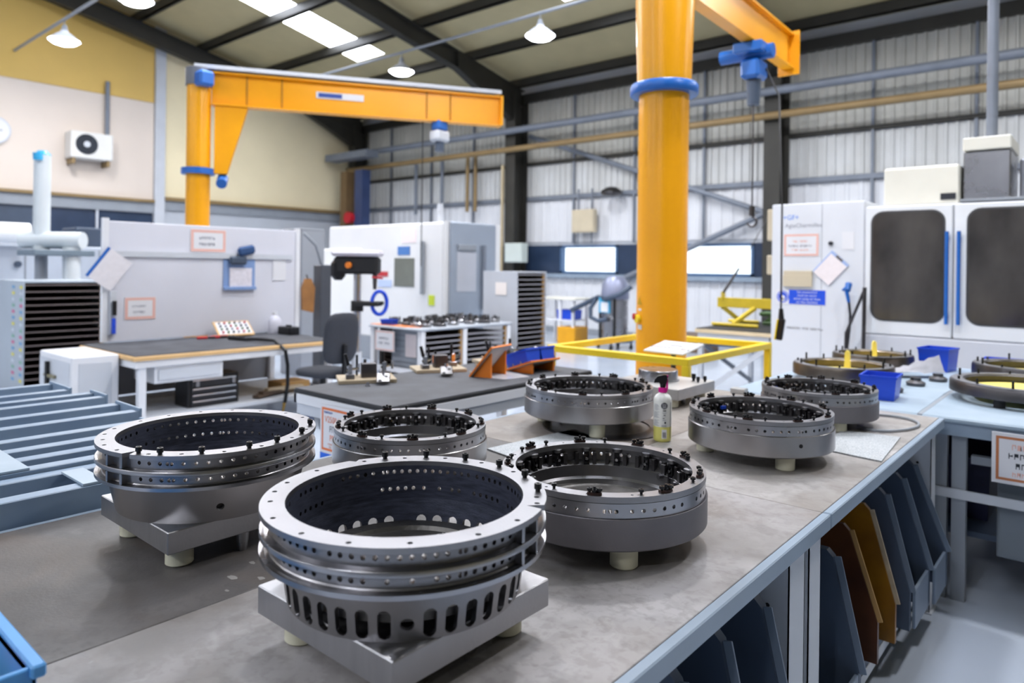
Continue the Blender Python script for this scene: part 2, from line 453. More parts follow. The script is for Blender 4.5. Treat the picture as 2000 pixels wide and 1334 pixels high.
me_up1 = corrug(1.0, 3.42, 4.2, 6, .035, 'cladding_sheet', M('pale_cladding', 'd0d2d3', .55, 0, .1, 1.2, col2='bebfbd'))
me_up2 = corrug(1.0, 4.3, 5.85, 6, .035, 'cladding_sheet', M_CLAD)
for i in range(33):
    x = XL + .05 + i
    for nm, me in (('liner_sheet', me_lo), ('liner_sheet', me_mid), ('cladding_sheet', me_up1), ('cladding_sheet', me_up2)):
        link(nm, me, wb, (x, 0, 0))
for z, h, d, mt in ((3.36, .1, .1, STRUCT), (4.25, .07, .1, DARKST), (5.95, .22, .16, DARKST), (1.41, .09, .14, BLUEG), (.07, .14, .06, MGREY)):
    G().box(XL, XR, YB - d, YB + .02, z - h / 2, z + h / 2).obj('girt', mt, wb)
for fx in FRAMES:
    g = G().box(fx - .16, fx + .16, YB - .62, YB - .6, 0, 6.0).box(fx - .16, fx + .16, YB - .14, YB - .12, 0, 6.0).box(fx - .012, fx + .012, YB - .6, YB - .14, 0, 6.0)
    g.obj('column', DARKST, wb)
for x in (-17, -15.2, -13.5, -10.1, -8.4, -6.7, -3.4, -1.8, .2, 3.2, 5.0):
    G().box(x - .025, x + .025, YB - .09, YB - .04, 2.2, 5.9).obj('wall_post', STRUCT, wb)
# long service rails along the wall
G().cyl((XL, YB - .78, 5.02), (XR, YB - .78, 5.02), .085, n=12).obj('service_rail', STRUCT, wb)
G().cyl((XL + .3, YB - .74, 4.56), (XR, YB - .74, 4.56), .075, n=12).obj('service_pipe', TANPIPE, wb)
for (a, b) in (((-11.4, 4.95), (-5.3, 2.75)), ((-5.3, 2.75), (-9.0, 1.2))):
    G().cyl((a[0], YB - .2, a[1]), (b[0], YB - .2, b[1]), .06, n=10).obj('diagonal_brace', STRUCT, wb)
# window ribbon: clear panes in blue frames with dark tinted panels between
def window(n, x0, x1):
    r_ = room('window_%d' % n, ((x0 + x1) / 2, YB, 1.48))
    g = G()
    for (a, b, c, d) in ((x0, x0 + .06, 1.46, 2.16), (x1 - .06, x1, 1.46, 2.16), (x0, x1, 1.46, 1.52), (x0, x1, 2.1, 2.16)): g.box(a, b, YB - .05, YB + .09, c, d)
    g.obj('window_frame', M('window_frame_blue', '47658a', .4, 0, .05, 4), r_)
    G().box(x0 + .06, x1 - .06, YB + .01, YB + .018, 1.52, 2.1).obj('pane', GLASS, r_)
CLEAR = [(-10.5, -8.84), (-7.95, -5.6), (-3.6, -1.4), (3.2, 6.0), (9.6, 12.6)]
for i, (a, b) in enumerate(CLEAR): window(i + 1, a, b)
xs = [XL] + [x for c in CLEAR for x in c] + [XR]
for i in range(0, len(xs), 2):
    G().box(xs[i], xs[i + 1], YB - .03, YB + .06, 1.46, 2.16).obj('tinted_panel', M_TINT, wb)

# ---- left end wall
wl = room('wall_left', (XL, 0, 0))
W0, W1 = XL - .12, XL
def gable(y0, y1, z0, mt, nm='wall_panel', x1=W1):
    ys = [y0] + ([0] if y0 < 0 < y1 else []) + [y1]
    poly = [(y0, z0), (y1, z0)] + [(y, zr(y) + .05) for y in reversed(ys)]
    return G().prism(poly, 0, W0, x1).obj(nm, mt, wl)
gable(YF, 7.72, 5.66, M_TAN); gable(7.99, YB, 3.3, M_CREAM)
def wbox(y0, y1, z0, z1, mt, nm='wall_panel', x1=W1): return G().box(W0, x1, y0, y1, z0, z1).obj(nm, mt, wl)
for (a, b) in ((-14.2, -6), (-6, 1.2), (1.2, 7.72)): wbox(a, b, 3.2, 5.65, M_OFFW)
wbox(7.73, 7.98, 0, 7.6, LGREY, 'cover_strip', XL + .08)
wbox(YF, 7.72, 3.12, 3.19, TANPIPE, 'ledge', XL + .12); wbox(7.99, YB, 3.2, 3.29, TANPIPE, 'ledge', XL + .12)
wbox(YF, 7.72, 2.86, 3.115, MGREY, 'lintel', XL + .05); wbox(7.99, YB, 2.95, 3.195, MGREY, 'lintel', XL + .05)
wbox(YF, 7.72, 0, 2.2, M_WALLG); wbox(7.99, YB, 0, 2.945, M_WALLG)
for k, (a, b) in enumerate(((YF, -6), (-5.95, 2.5), (2.55, 5.2), (5.25, 6.4), (6.45, 7.72))): wbox(a, b, 2.21, 2.855, M_TINT if k != 2 else SLATE, 'tinted_pane', XL - .02)
for y in (-6, 2.5, 5.2, 6.4): wbox(y - .0, y + .05, 2.2, 2.86, LGREY, 'mullion', XL + .03)
# ---- the two walls out of view
wr = room('wall_right', (XR, 0, 0)); wf = room('wall_front', (0, YF, 0))
G().prism([(YF, 0), (YB, 0), (YB, 6.3), (0, 9.2), (YF, 6.3)], 0, XR, XR + .12).obj('wall_panel', M_CREAM, wr)
G().box(XL, XR, YF - .12, YF, 0, 6.35).obj('wall_panel', M_LINER, wf)

# ---- high-bay lamps on conduits
def highbay_mesh():
    shade = G().lathe([(.05, .2), (.06, .16), (.1, .13), (.2, .02), (.215, 0), (.205, 0), (.19, .025), (.09, .12), (.0, .125)], 28).mesh('shade', LGREY)
    lens = G().lathe([(0, -.09), (.08, -.08), (.15, -.05), (.2, 0), (.2, .01), (0, .01)], 28).mesh('lens', M('lamp_lens', 'ffffff', .4, 0, 0, emit='fbf9ff', estr=LAMP_E))
    hang = G().cyl((0, 0, .2), (0, 0, .3), .045, .03, 14).cyl((0, 0, .3), (0, 0, .42), .008, n=8).mesh('hanger', MGREY)
    return shade, lens, hang
HB = highbay_mesh(); ORD = ('first', 'second', 'third', 'fourth', 'fifth', 'sixth')
def highbay(loc, label):
    t = thing('high_bay_lamp', label, 'lamp', loc, 0, 'high bay lamps under the roof')
    for nm, me in zip(('shade', 'lens', 'hanger'), HB): o = link(nm, me, t); o.scale = (1.3, 1.3, 1.0)
    ld = bpy.data.lights.new('lamp_light', 'AREA'); ld.shape = 'DISK'; ld.size = .36; ld.energy = BAY_W; ld.color = (.98, .98, 1.)
    link('lamp_light', ld, t, (0, 0, -.1))
LAMPS = [((-15.43, 4.72, 5.85), 'round white high bay lamp nearest the left edge under the roof'),
         ((-12.12, 4.72, 5.85), 'round white high bay lamp cut by the top edge above the tan wall'),
         ((-11.92, 10.16, 5.85), 'white high bay lamp showing just above the jib beam of the far crane'),
         ((-8.06, 10.16, 5.85), 'bright high bay lamp left of the big orange column')]
for l_, lb in LAMPS: highbay(l_, lb)
for y in (4.72, 10.16, -5.1):
    t = G().cyl((XL, y, 6.27), (XR, y, 6.27), .03, n=8)
    tag(t.obj('lamp_conduit', MGREY, loc=(0, y, 6.27)), {4.72: 'thin grey lamp conduit crossing the tan wall at upper left', 10.16: 'thin grey lamp conduit below the roof left of the orange column', -5.1: 'thin grey lamp conduit behind the viewpoint'}[y], 'conduit')
for k, x in enumerate((-8.8, -5.5, -2.2, 1.1)): highbay((x, 4.72, 5.85), 'high bay lamp over the benches above the view, %s from the left' % ORD[k])
for k, x in enumerate((-4.2, -.4, 3.5)): highbay((x, 10.16, 5.85), 'high bay lamp of the far row above the view, %s from the left' % ORD[k])
for k, x in enumerate((-12, -6, 0)): highbay((x, -5.1, 5.85), 'high bay lamp behind the viewpoint, %s from the left' % ORD[k])
# ================================================================ big foreground bench
BX0, BX1, BXM, BY0, BYM, BY1, BZ = -2.17, -.64, -1.405, .37, 2.15, 3.93, .9
bench = thing('workbench', 'long worn grey-topped workbench in the foreground carrying the steel rings', 'workbench', (BXM, BYM, 0), world=True)
B1 = bench_mat('worn_lino_brown', '625f5e', '4c4948', '72706e', 1.3)
B2 = bench_mat('worn_lino_grey', 'a39f9f', '8a8684', 'b4b1b2', 4.1)
B3 = bench_mat('worn_lino_warm', '938c87', '7c746d', 'a09a96', 7.7)
B4 = bench_mat('worn_lino_pale', 'aaa6a4', '908b87', 'b8b5b5', 9.2)
gp = .0012
for (x0, x1, y0, y1, mt) in ((BX0, BXM - gp, BY0, BYM - gp, B1), (BXM + gp, BX1, BY0, BYM - gp, B2), (BX0, BXM - gp, BYM + gp, BY1, B3), (BXM + gp, BX1, BYM + gp, BY1, B4)):
    G().box(x0, x1, y0, y1, BZ - .024, BZ, .0015).obj('top_board', mt, bench)
for (y0, y1) in ((BY0, BYM - .004), (BYM + .004, BY1)):
    G().box(BX1 + .001, BX1 + .026, y0, y1, BZ - .044, BZ + .001, .003).box(BX1 - .06, BX1 + .0, y0, y1, BZ - .05, BZ - .026).obj('edge_rail', BLUEG, bench)
    G().box(BX0 - .02, BX0 - .001, y0, y1, BZ - .044, BZ, .003).obj('edge_rail', BLUEG, bench)
for y in (BY0 - .022, BY1 + .002):
    G().box(BX0, BX1, y, y + .02, BZ - .044, BZ, .003).obj('edge_rail', BLUEG, bench)
def bleg(x0, x1, y0, y1, holes=True):
    """open channel leg with bolt holes in its web"""
    g = G().box(x0, x1, y0, y0 + .004, 0, BZ - .03).box(x1 - .004, x1, y0, y1, 0, BZ - .03).box(x1 - .03, x1, y1 - .004, y1, 0, BZ - .03)
    g.box(x0 - .01, x1 + .01, y0 - .01, y1 + .01, 0, .006)
    l_ = g.obj('leg', LGREY, bench)
    if holes:
        for z in (.8, .77, .7, .55, .3, .15):
            G().cyl(((x0 + x1) / 2 - .01, y0 - .0012, z), ((x0 + x1) / 2 - .01, y0 + .0005, z), .006, n=10).obj('bolt_hole', DARK, l_)
for (y0, y1) in ((.42, .5), (1.9, 2.02), (2.06, 2.16), (3.8, 3.9)):
    bleg(BX1 - .1, BX1 - .005, y0, y1)
    bleg(BX0 + .005, BX0 + .1, y0, y1, False)
for x in (BX0 + .06, BX1 - .06): G().box(x - .02, x + .02, BY0 + .05, BY1 - .05, .1, .14).obj('stretcher', LGREY, bench)
G().box(BX0 + .08, BX1 - .04, BY0 + .03, BY1 - .06, .15, .18).obj('low_shelf', SLATE, bench)

# ---- upright dividers standing on the bench's low shelf
def divider(y, xt, zt, xb, mt, lmt, label, lip=None, xi=-1.3, th=.03, name='rack_divider'):
    t = thing(name, label, 'divider', ((xt + xb) / 2, y, .18), group='dividers under the foreground bench', world=True)
    poly = [(xi, .18), (xb, .18), (xb, .33), (xt, zt - .02), (xt - .02, zt), (xi, zt)]
    G().prism(poly, 1, y - th / 2, y + th / 2).obj('plate', mt, t)
    G().bar((xb + .003, y, .33), (xt + .003, y, zt - .02), th + .006, .006, .001, up=(0, 1, 0)).obj('edge_strip', lmt, t)
    if lip: G().box(xb - .012, xb, y - lip, y - th / 2 - .001, .18, .335, .002).obj('front_lip', lmt, t)
SL2 = M('slate_edge', '6a7788', .4, 0, .05, 5)
AMB = M('amber_board', '8f6210', .35, 0, .2, 6, col2='6d440a'); BRN = M('stained_brown_board', '3c1d0e', .35, 0, .4, 5, col2='5a3214')
divider(3.74, -.71, .72, -.57, SLATE, SL2, 'farthest slate-blue divider under the bench, beside the far leg', .26)
divider(3.46, -.70, .72, -.59, SLATE, SL2, 'slate-blue divider under the bench, second from the far end', .27)
divider(3.17, -.70, .72, -.605, SLATE, SL2, 'slate-blue divider under the bench just behind the amber board', None)
divider(3.02, -.72, .69, -.625, AMB, PLY, 'amber yellow board standing under the bench', None, th=.02, name='amber_board')
divider(2.82, -.74, .66, -.64, BRN, CARD, 'dark brown stained board standing under the bench', None, th=.02, name='brown_board')
divider(2.42, -.68, .70, -.6, SLATE, SL2, 'slate-blue divider under the bench right behind the paired legs', .2)
divider(1.76, -.66, .78, -.56, SLATE, SL2, 'slate-blue divider under the bench just in front of the paired legs')
divider(1.52, -.66, .79, -.56, SLATE, SL2, 'slate-blue divider under the bench, second in front of the paired legs')
divider(1.31, -.66, .79, -.56, SLATE, SL2, 'slate-blue divider under the bench, nearest and cut by the bottom edge')

# ---- felt pads, block, cable, machined base with disc
def felt(pts, label):
    cx = sum(p[0] for p in pts) / 4; cy = sum(p[1] for p in pts) / 4
    tag(G().prism(pts, 2, BZ + .0005, BZ + .006).obj('felt_pad', FELT, loc=(cx, cy, BZ)), label, 'pad', 'felt pads on the bench')
felt([(-1.82, 2.0), (-1.47, 1.93), (-1.44, 2.36), (-1.77, 2.5)], 'speckled grey felt pad between the rings at mid bench')
felt([(-.89, 2.9), (-.645, 2.86), (-.68, 3.33), (-.9, 3.3)], 'pale grey felt pad near the right bench edge')
tag(G().box(-1.66, -1.575, 3.87, 3.925, BZ, BZ + .03, .003).obj('spacer_block', ALUD, loc=(-1.62, 3.9, BZ)), 'small grey metal block on the far bench edge below the yellow post', 'block')
pts = [(-.80 + .13 * cos(a) * (1 + .2 * sin(a)), 3.58 + .2 * sin(a), BZ + .008) for a in [R(-130 + 15 * k) for k in range(19)]]
tag(G().tube(pts, .006, 8).obj('grey_cable', MGREY, loc=(-.8, 3.58, BZ)), 'loop of grey cable on the bench at its far right corner', 'cable')

# ---- base plates on nylon feet
def base_plate(cx, cy, side, zt, th, mt, label, name='base_plate', pins=()):
    t = thing(name, label, 'base plate', (cx, cy, BZ))
    h = side / 2; zb = zt - th - BZ
    pl = G().box(-h, h, -h, h, zb, zb + th, .002).obj('plate', mt, t)
    for sx in (-1, 1):
        for sy in (-1, 1):
            G().lathe([(0, 0), (.027, 0), (.031, .004), (.031, zb), (0, zb)], 24, (sx * (h - .062), sy * (h - .055), 0)).obj('foot', NYLON, t)
    for (px, py) in pins: G().lathe([(0, 0), (.011, 0), (.013, .012), (.0135, .02), (.0145, .021), (.016, zb), (0, zb)], 18, (px, py, 0)).obj('locating_pin', ALU, t)
    return t, zb + th
base_plate(-1.019, .895, .388, 1.0, .053, ALU, 'square milled aluminium base plate under the slotted ring', pins=((.13, .04),))
base_plate(-1.787, .895, .386, 1.0, .051, ALU, 'square milled aluminium base plate under the left flanged ring', pins=((.165, .0),))
t, ztop = base_plate(-1.855, 3.425, .42, 1.0, .055, ALUD, 'square sawn aluminium plate with a round disc on it at the far bench end', 'disc_fixture', pins=((.14, -.02),))
G().lathe([(0, ztop), (.112, ztop), (.112, ztop + .006), (.105, ztop + .008), (.105, ztop + .054), (.102, ztop + .057), (0, ztop + .057)], 48, (-.03, 0.02, 0)).obj('disc', STEELB, t)
def capscrew_mesh(r=.0068, h=.0105, sh=.005):
    return G().lathe([(0, 0), (r * .7, 0), (r * .7, sh), (r * 1.02, sh), (r * 1.06, sh + .001), (r * 1.06, sh + h - .001), (r * .95, sh + h), (r * .55, sh + h), (r * .5, sh + h * .45), (0, sh + h * .45)], 18).mesh('cap_screw', BLACK)
CAPS = capscrew_mesh()
SCREW = G().lathe([(0, 0), (.0034, 0), (.0034, .006), (.0062, .0062), (.0066, .007), (.0066, .0115), (.0058, .0125), (.003, .0125), (.003, .009), (0, .009)], 12).mesh('screw', BLACK)
for (x, y, s_) in ((.13, .12, 1.6), (.175, .08, 1.3), (.19, .13, 1.3)):
    o = link('cap_screw', CAPS, t, (x, y, ztop)); o.scale = (s_, s_, s_ * 1.5)

# ================================================================ flanged casing rings
def pol(r, a, z): return (r * cos(a), r * sin(a), z)
def flange_ring(r0, r1, z0, z1, holes, n=120, notches=()):
    """flat annulus with through holes; notches = (a0, a1, depth) cut into the rim"""
    def rim(a, r):
        for (a0, a1, d) in notches:
            x = (a - a0) % TAU
            if x < (a1 - a0) % TAU: return r if r < r1 - 1e-4 else r1 - d
        return r
    return G().band(lambda a, r: pol(rim(a, r), a, z0), lambda a, r: pol(rim(a, r), a, z1), holes, r0, r1, n)
def hole_row(groups, z, r, rad=.0038):
    return [(R(a), z, rad / r, rad) for a in groups]
def spans(*sp):
    out = []
    for (a, b, st) in sp:
        k = int(round((b - a) / st))
        out += [a + st * i for i in range(k + 1)]
    return out
def casing(name, label, cx, cy, r, zt, slots, bolts, fholes, split_a, rowA, rowB, bighole=None):
    z0 = 1.0                                               # sits on its base plate
    t = thing(name, label, 'casing ring', (cx, cy, z0))
    H = zt - z0; k = r / .265
    zz = lambda z: (z - 1.0) * H / .169
    # top flange with bolt holes and a stepped split
    fh = [(R(a), r * .945 if i % 4 else r * .93, .0052 / r, .0052) for i, a in enumerate(fholes)]
    g = flange_ring(.221 * k, r, zz(1.159), zz(1.169), fh, 140, [(R(split_a), R(split_a + 2.2), .03 * k), (R(split_a + 141), R(split_a + 143.4), .012 * k)])
    g.obj('top_flange', STEELT, t, recalc=False)
    # neck bands with rows of holes
    nr = .248 * k; ir = .2205 * k
    def neck(za, zb_, row, nm):
        zc = (za + zb_) / 2
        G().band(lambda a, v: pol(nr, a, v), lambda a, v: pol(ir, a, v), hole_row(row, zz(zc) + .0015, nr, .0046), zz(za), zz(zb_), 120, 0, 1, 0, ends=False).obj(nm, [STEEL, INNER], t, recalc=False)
    neck(1.131, 1.1595, rowA, 'neck_band')
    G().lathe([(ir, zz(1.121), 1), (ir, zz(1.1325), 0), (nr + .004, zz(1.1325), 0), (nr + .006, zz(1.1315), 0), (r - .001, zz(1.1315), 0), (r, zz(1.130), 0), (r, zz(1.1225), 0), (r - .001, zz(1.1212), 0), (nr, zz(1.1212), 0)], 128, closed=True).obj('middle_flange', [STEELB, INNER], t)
    neck(1.0945, 1.1215, rowB, 'neck_band')
    g = flange_ring(.23 * k, r, zz(1.0875), zz(1.0955), [(R(a + 4), r * .955, .0045 / r, .0045) for a in range(0, 360, 20)], 120)
    g.obj('lower_flange', STEELB, t, recalc=False)
    G().lathe([(nr - .004, zz(1.104)), (nr + .002, zz(1.0965)), (nr + .008, zz(1.0956))], 96).obj('fillet', STEEL, t)
    # tapered skirt, slotted or plain
    ro = lambda v: (.229 + (.217 - .229) * (zz(1.0875) - v) / zz(1.0875)) * k if slots else (.240 + (.219 - .240) * (zz(1.0875) - v) / zz(1.0875)) * k
    ri = lambda v: (.2205 + (.206 - .2205) * (zz(1.0875) - v) / zz(1.0875)) * k
    hs = []
    if slots:
        st = 360 / 38
        for i in range(38):
            a = slots + i * st
            if i in (0, 19): hs.append((R(a), zz(1.029), .0115 / .22, .0105))
            else: hs.append((R(a), zz(1.0285), .0112 / .22, .0245))
    elif bighole:
        hs = [(R(a), zz(1.035), .009 / .222, .009) for a in bighole]
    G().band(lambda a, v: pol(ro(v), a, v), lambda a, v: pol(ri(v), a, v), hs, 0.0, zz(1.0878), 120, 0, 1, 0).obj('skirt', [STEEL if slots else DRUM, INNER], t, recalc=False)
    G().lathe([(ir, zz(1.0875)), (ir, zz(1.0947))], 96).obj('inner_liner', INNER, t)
    # bored floor inside
    zf = zz(1.035)
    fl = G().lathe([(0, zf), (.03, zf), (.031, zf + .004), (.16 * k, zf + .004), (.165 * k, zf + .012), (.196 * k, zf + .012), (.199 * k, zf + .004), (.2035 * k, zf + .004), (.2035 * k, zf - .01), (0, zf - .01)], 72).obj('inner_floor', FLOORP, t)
    o = link('floor_bolt', CAPS, fl, (0.03, -.05, zf + .004)); o.scale = (1.6, 1.6, 1.2)
    for a in (100, 220, 340): link('floor_bolt', CAPS, fl, (.12 * k * cos(R(a)), .12 * k * sin(R(a)), zf + .003))
    # split-line blocks between the flanges
    for a in (split_a - 4, split_a - 16, split_a + 139):
        for (za, zb_) in ((1.132, 1.159), (1.0955, 1.121)):
            rm = Matrix.Rotation(R(a), 3, 'Z')
            G().obox(rm @ Vector((nr + .006, 0, (zz(za) + zz(zb_)) / 2)), (.017, .008, zz(zb_) - zz(za)), rm, .0008).obj('split_block', STEELB, t)
    for a in bolts:
        link('cap_screw', CAPS, t, (r * .945 * cos(R(a)), r * .945 * sin(R(a)), zz(1.169)), (0, 0, R(a)))
    return t
rowA = spans((-118, -100, 4.5), (-95, -77, 4.5), (-70, -26, 4.4), (-21, -19, 2), (-15, 3, 4.5), (20, 38, 4.5), (52, 70, 4.5), (78, 96, 4.5), (102, 146, 4.4), (150, 152, 2), (158, 176, 4.5), (190, 208, 4.5), (222, 236, 4.5))
rowB = spans((-118, -104, 4.5), (-95, -77, 4.5), (-70, -56, 4.4), (-48, -48, 1), (-39, -39, 1), (-30, -26, 4.4), (-21, -19, 2), (-15, 3, 4.5), (22, 40, 4.5), (52, 70, 4.5), (80, 98, 4.5), (108, 112, 4.4), (120, 120, 1), (129, 129, 1), (135, 152, 4.4), (190, 208, 4.5))
casing('slotted_casing_ring', 'nearest steel ring with three flanges and a slotted tapered skirt', -1.019, .895, .265, 1.169, -40.5, (150, 129, 108, 87, 66, 45),
       (140, 119, 98.5, 76.5, 37, 29, 7, -14, -40, -62, -83, -105, -126, -139, -152, -173, 161), 23.5, rowA, rowB)
rowA2 = spans((-150, -96, 6), (-90, -86, 2), (-64, -52, 6), (-48, -46, 2), (-40, 30, 6.2), (36, 40, 2), (46, 58, 6), (74, 140, 6), (144, 146, 2), (152, 200, 6))
casing('flanged_casing_ring', 'three-flanged steel ring with a plain tapered skirt at the left', -1.787, .895, .2625, 1.168, 0, (-64, -51.7, -31, -7, 10, 33, 55),
       (-110, -96, -80, -58, -41, -20, 0, 22, 44, 62, 80, 100, 120, 140, 160, 180, 200, 222, 236), -69, rowA2, [a + 1.0 for a in rowA2], (-21, -108, 70, 160))

# ================================================================ drum rings with clamps
FOOTG = {}
CLEV = G().box(-.004, .004, -.0075, -.005, -.022, .02, .0008).box(-.004, .004, .005, .0075, -.022, .02, .0008).box(-.005, .005, -.0075, .0075, .018, .024, .001).cyl((-.006, 0, -.022), (.008, 0, -.022), .009, n=14).cyl((-.006, 0, .012), (.006, 0, .012), .006, n=12).mesh('clevis', BLACK)
CPIN = G().cyl((-.009, 0, -.004), (.003, 0, -.004), .0042, n=12).mesh('pin', CHROME)
PAD = G().box(-.006, .006, -.0055, .0055, -.02, .014, .0008).cyl((-.0075, 0, .008), (-.005, 0, .008), .0035, n=10).mesh('stop_block', STEELD)
CLP = G().prism([(-.008, -.016), (.004, -.017), (.009, -.006), (.009, .006), (.004, .017), (-.008, .016)], 2, 0, .0055).mesh('clamp_plate', BROWNP)
STUD = G().cyl((0, 0, .0055), (0, 0, .0105), .0062, n=6).cyl((0, 0, .0105), (0, 0, .019), .0032, n=10).mesh('stud', BLACK)
LUG = G().lathe([(.0, 0), (.014, 0), (.0145, .003), (.0145, .009), (.006, .011), (0, .011)], 20).mesh('lug', STEELB)
BRK = G().box(-.004, .004, -.02, .02, -.02, .0, .001).box(-.004, .004, -.008, .006, -.002, .028, .001).cyl((-.016, .004, -.006), (.012, .004, -.006), .0065, n=14).mesh('bracket', STEEL)
def drum_ring(name, label, cx, cy, r, zt, zb, rot, dm, extra=None, nclev=16, fa=(-60, 60, 180), flat=False):
    t = thing(name, label, 'drum ring', (cx, cy, BZ), R(rot), 'clamp rings on the bench')
    z = lambda f: (zb - BZ) + (zt - zb) * f
    # local angles are measured from the ring's own zero; rotz turns the whole ring
    ro = r * .992
    bandholes = spans((2, 14, 6), (24, 54, 6), (60, 66, 3), (74, 98, 6), (104, 110, 3), (118, 142, 6), (150, 156, 3), (166, 196, 6), (204, 210, 3), (220, 250, 6), (258, 264, 3), (272, 296, 6), (304, 310, 3), (318, 348, 6))
    G().lathe([(r * .86, z(.45)), (r * 1.006, z(.60)), (r * 1.012, z(.585)), (r * 1.012, z(.03)), (r * 1.0, z(0)), (r * .8, z(0)), (r * .8, z(.2)), (r * .83, z(.22))], 128, closed=True).obj('drum', dm, t)
    G().band(lambda a, v: pol(ro, a, v), lambda a, v: pol(r * .905, a, v), hole_row(bandholes, z(.735), ro, .005), z(.595), z(.872), 120, 0, 1, 0).obj('hole_band', [STEELB, STEEL], t, recalc=False)
    G().lathe([(ro * .993, z(.87)), (ro * .993, z(.885))], 96).obj('groove', DARK, t)
    fh = [(R(a), r * .935, .004 / r, .0035) for a in range(7, 360, 24)]
    G().band(lambda a, v: pol(v, a, z(.885)), lambda a, v: pol(v, a, z(1)), fh, r * .868, r * .996, 128).obj('top_flange', STEELT, t, recalc=False)
    G().lathe([(r * .9, z(.595)), (r * .868, z(.54)), (r * .842, z(.5)), (r * .83, z(.25)), (r * .8, z(.2))], 96).obj('inner_ledge', STEEL, t)
    fl = G().lathe([(0, z(.2)), (.02, z(.2)), (.021, z(.17)), (r * .6, z(.17)), (r * .62, z(.2)), (r * .815, z(.2)), (r * .815, z(.05)), (0, z(.05))], 72).obj('inner_floor', FLOORP, t)
    for a in (20, 80, 140, 200, 260, 320): G().cyl(pol(r * .4, R(a), z(.165)), pol(r * .4, R(a), z(.176)), .006, n=12).obj('floor_hole', DARK, fl)
    for a in fa:
        a -= rot
        G().lathe([(0, 0), (.029, 0), (.033, .004), (.033, z(0)), (0, z(0))], 26, pol(r * .76, R(a), 0)).obj('foot', NYLON, t)
    for i in range(nclev):
        a = TAU * i / nclev
        c = link('clevis', CLEV, t, pol(r * .868, a, z(.68)), (0, 0, a)); link('pin', CPIN, c)
        link('lug', LUG, t, pol(r * .885, a, z(1) - .022), (0, 0, a))
        a += TAU / nclev * .5
        link('stop_block', PAD, t, pol(r * .875, a - .07, z(.68)), (0, 0, a)); link('stop_block', PAD, t, pol(r * .875, a + .09, z(.68)), (0, 0, a))
    for i in range(16):
        a = TAU * i / 16 + .1 + .03 * (i % 3)
        link('screw', SCREW, t, pol(r * .93, a, z(1)), (0, 0, a))
    for i in range(9):
        a = TAU * i / 9 + .33
        c = link('clamp_plate', CLP, t, pol(r * .945, a, z(1)), (0, 0, a)); link('stud', STUD, c)
        for s_ in (-1, 1): link('screw', SCREW, c, (-.001, s_ * .0115, .003))
    if extra: extra(t, r, z, fl)
    return t
def ex_C(t, r, z, fl):
    e = G().lathe([(.0, 0), (.013, 0), (.014, .003), (.014, .007), (.009, .011), (0, .011)], 8, pol(r * .36, R(-38), z(.17))).obj('eye_bolt', M('yellow_eye_base', 'e4c81a', .4, .0, .05, 8), t)
    p = Vector(pol(r * .36, R(-38), z(.17) + .021))
    G().tube([p + Vector((0, .009 * cos(a), .013 * sin(a))) for a in [R(-60 + 12 * k) for k in range(26)]], .0032, 8).obj('eye', CHROME, e)
    for a in (72, 52): link('bracket', BRK, t, pol(r * .82, R(a), z(.55)), (0, 0, R(a)))
def ex_D(t, r, z, fl):
    p = Vector(pol(r * .2, R(-40), z(.17) + .02))
    e = G().lathe([(0, 0), (.012, 0), (.012, .005), (.006, .008), (0, .008)], 12, pol(r * .2, R(-40), z(.17))).obj('eye_bolt', STEELB, t)
    G().tube([p + Vector((.008 * cos(a), -.008 * cos(a), .016 * sin(a))) for a in [R(-70 + 12 * k) for k in range(28)]], .004, 8).obj('eye', CHROME, e)
    for a in (75, 50): link('bracket', BRK, t, pol(r * .82, R(a), z(.55)), (0, 0, R(a)))
def ex_tag(t, r, z, fl):
    G().box(-.012, .012, -.004, .004, 0, .014, .001).obj('blue_tag', BLUEP, t).location = pol(r * .84, R(88), z(.62))
drum_ring('clamp_ring', 'dark grey clamp ring with a yellow eye bolt on its floor, beside the slotted ring', -1.024, 1.579, .265, 1.081, .957, 0, DRUM2, ex_C, fa=(-42, 78, 198))
drum_ring('clamp_ring', 'clamp ring behind the two flanged rings, in front of the black-topped bench', -1.825, 1.617, .257, 1.065, .948, 21, DRUM, ex_D, fa=(-30, 90, 210))
drum_ring('clamp_ring', 'clamp ring on the far left of the bench, left of the spray bottle', -1.77, 2.61, .281, 1.084, .966, 40, DRUM, None, fa=(-46, 74, 194))
drum_ring('clamp_ring', 'polished clamp ring with a round hole in its side, right of the spray bottle', -1.022, 2.659, .26, 1.078, .953, 63, DRUM, ex_tag, fa=(-43, 77, 205))
drum_ring('clamp_ring', 'clamp ring at the far right end of the worn bench, partly out of focus', -1.044, 3.43, .25, 1.067, .945, 85, DRUM2, ex_tag, fa=(-47, 73, 193))
# drilled port in the side of the polished ring
for o in list(COL.objects):
    if o.name.startswith('clamp_ring') and 'round hole' in o['label']:
        a = R(-38 - 63); d = Vector((cos(a), sin(a), 0)); p = d * (.26 * 1.008) + Vector((0, 0, .097))
        G().cyl(p - d * .006, p + d * .0024, .0068, n=16).obj('port', DARK, o)

tag(G().lathe([(.2, 0), (.275, 0), (.275, .005), (.27, .006), (.2, .006)], 72, (-1.72, 2.66, BZ), closed=True).obj('flat_gasket', STEELD, loc=(-1.72, 2.66, BZ)), 'dark flat gasket ring lying on the bench under the far left clamp ring', 'gasket')

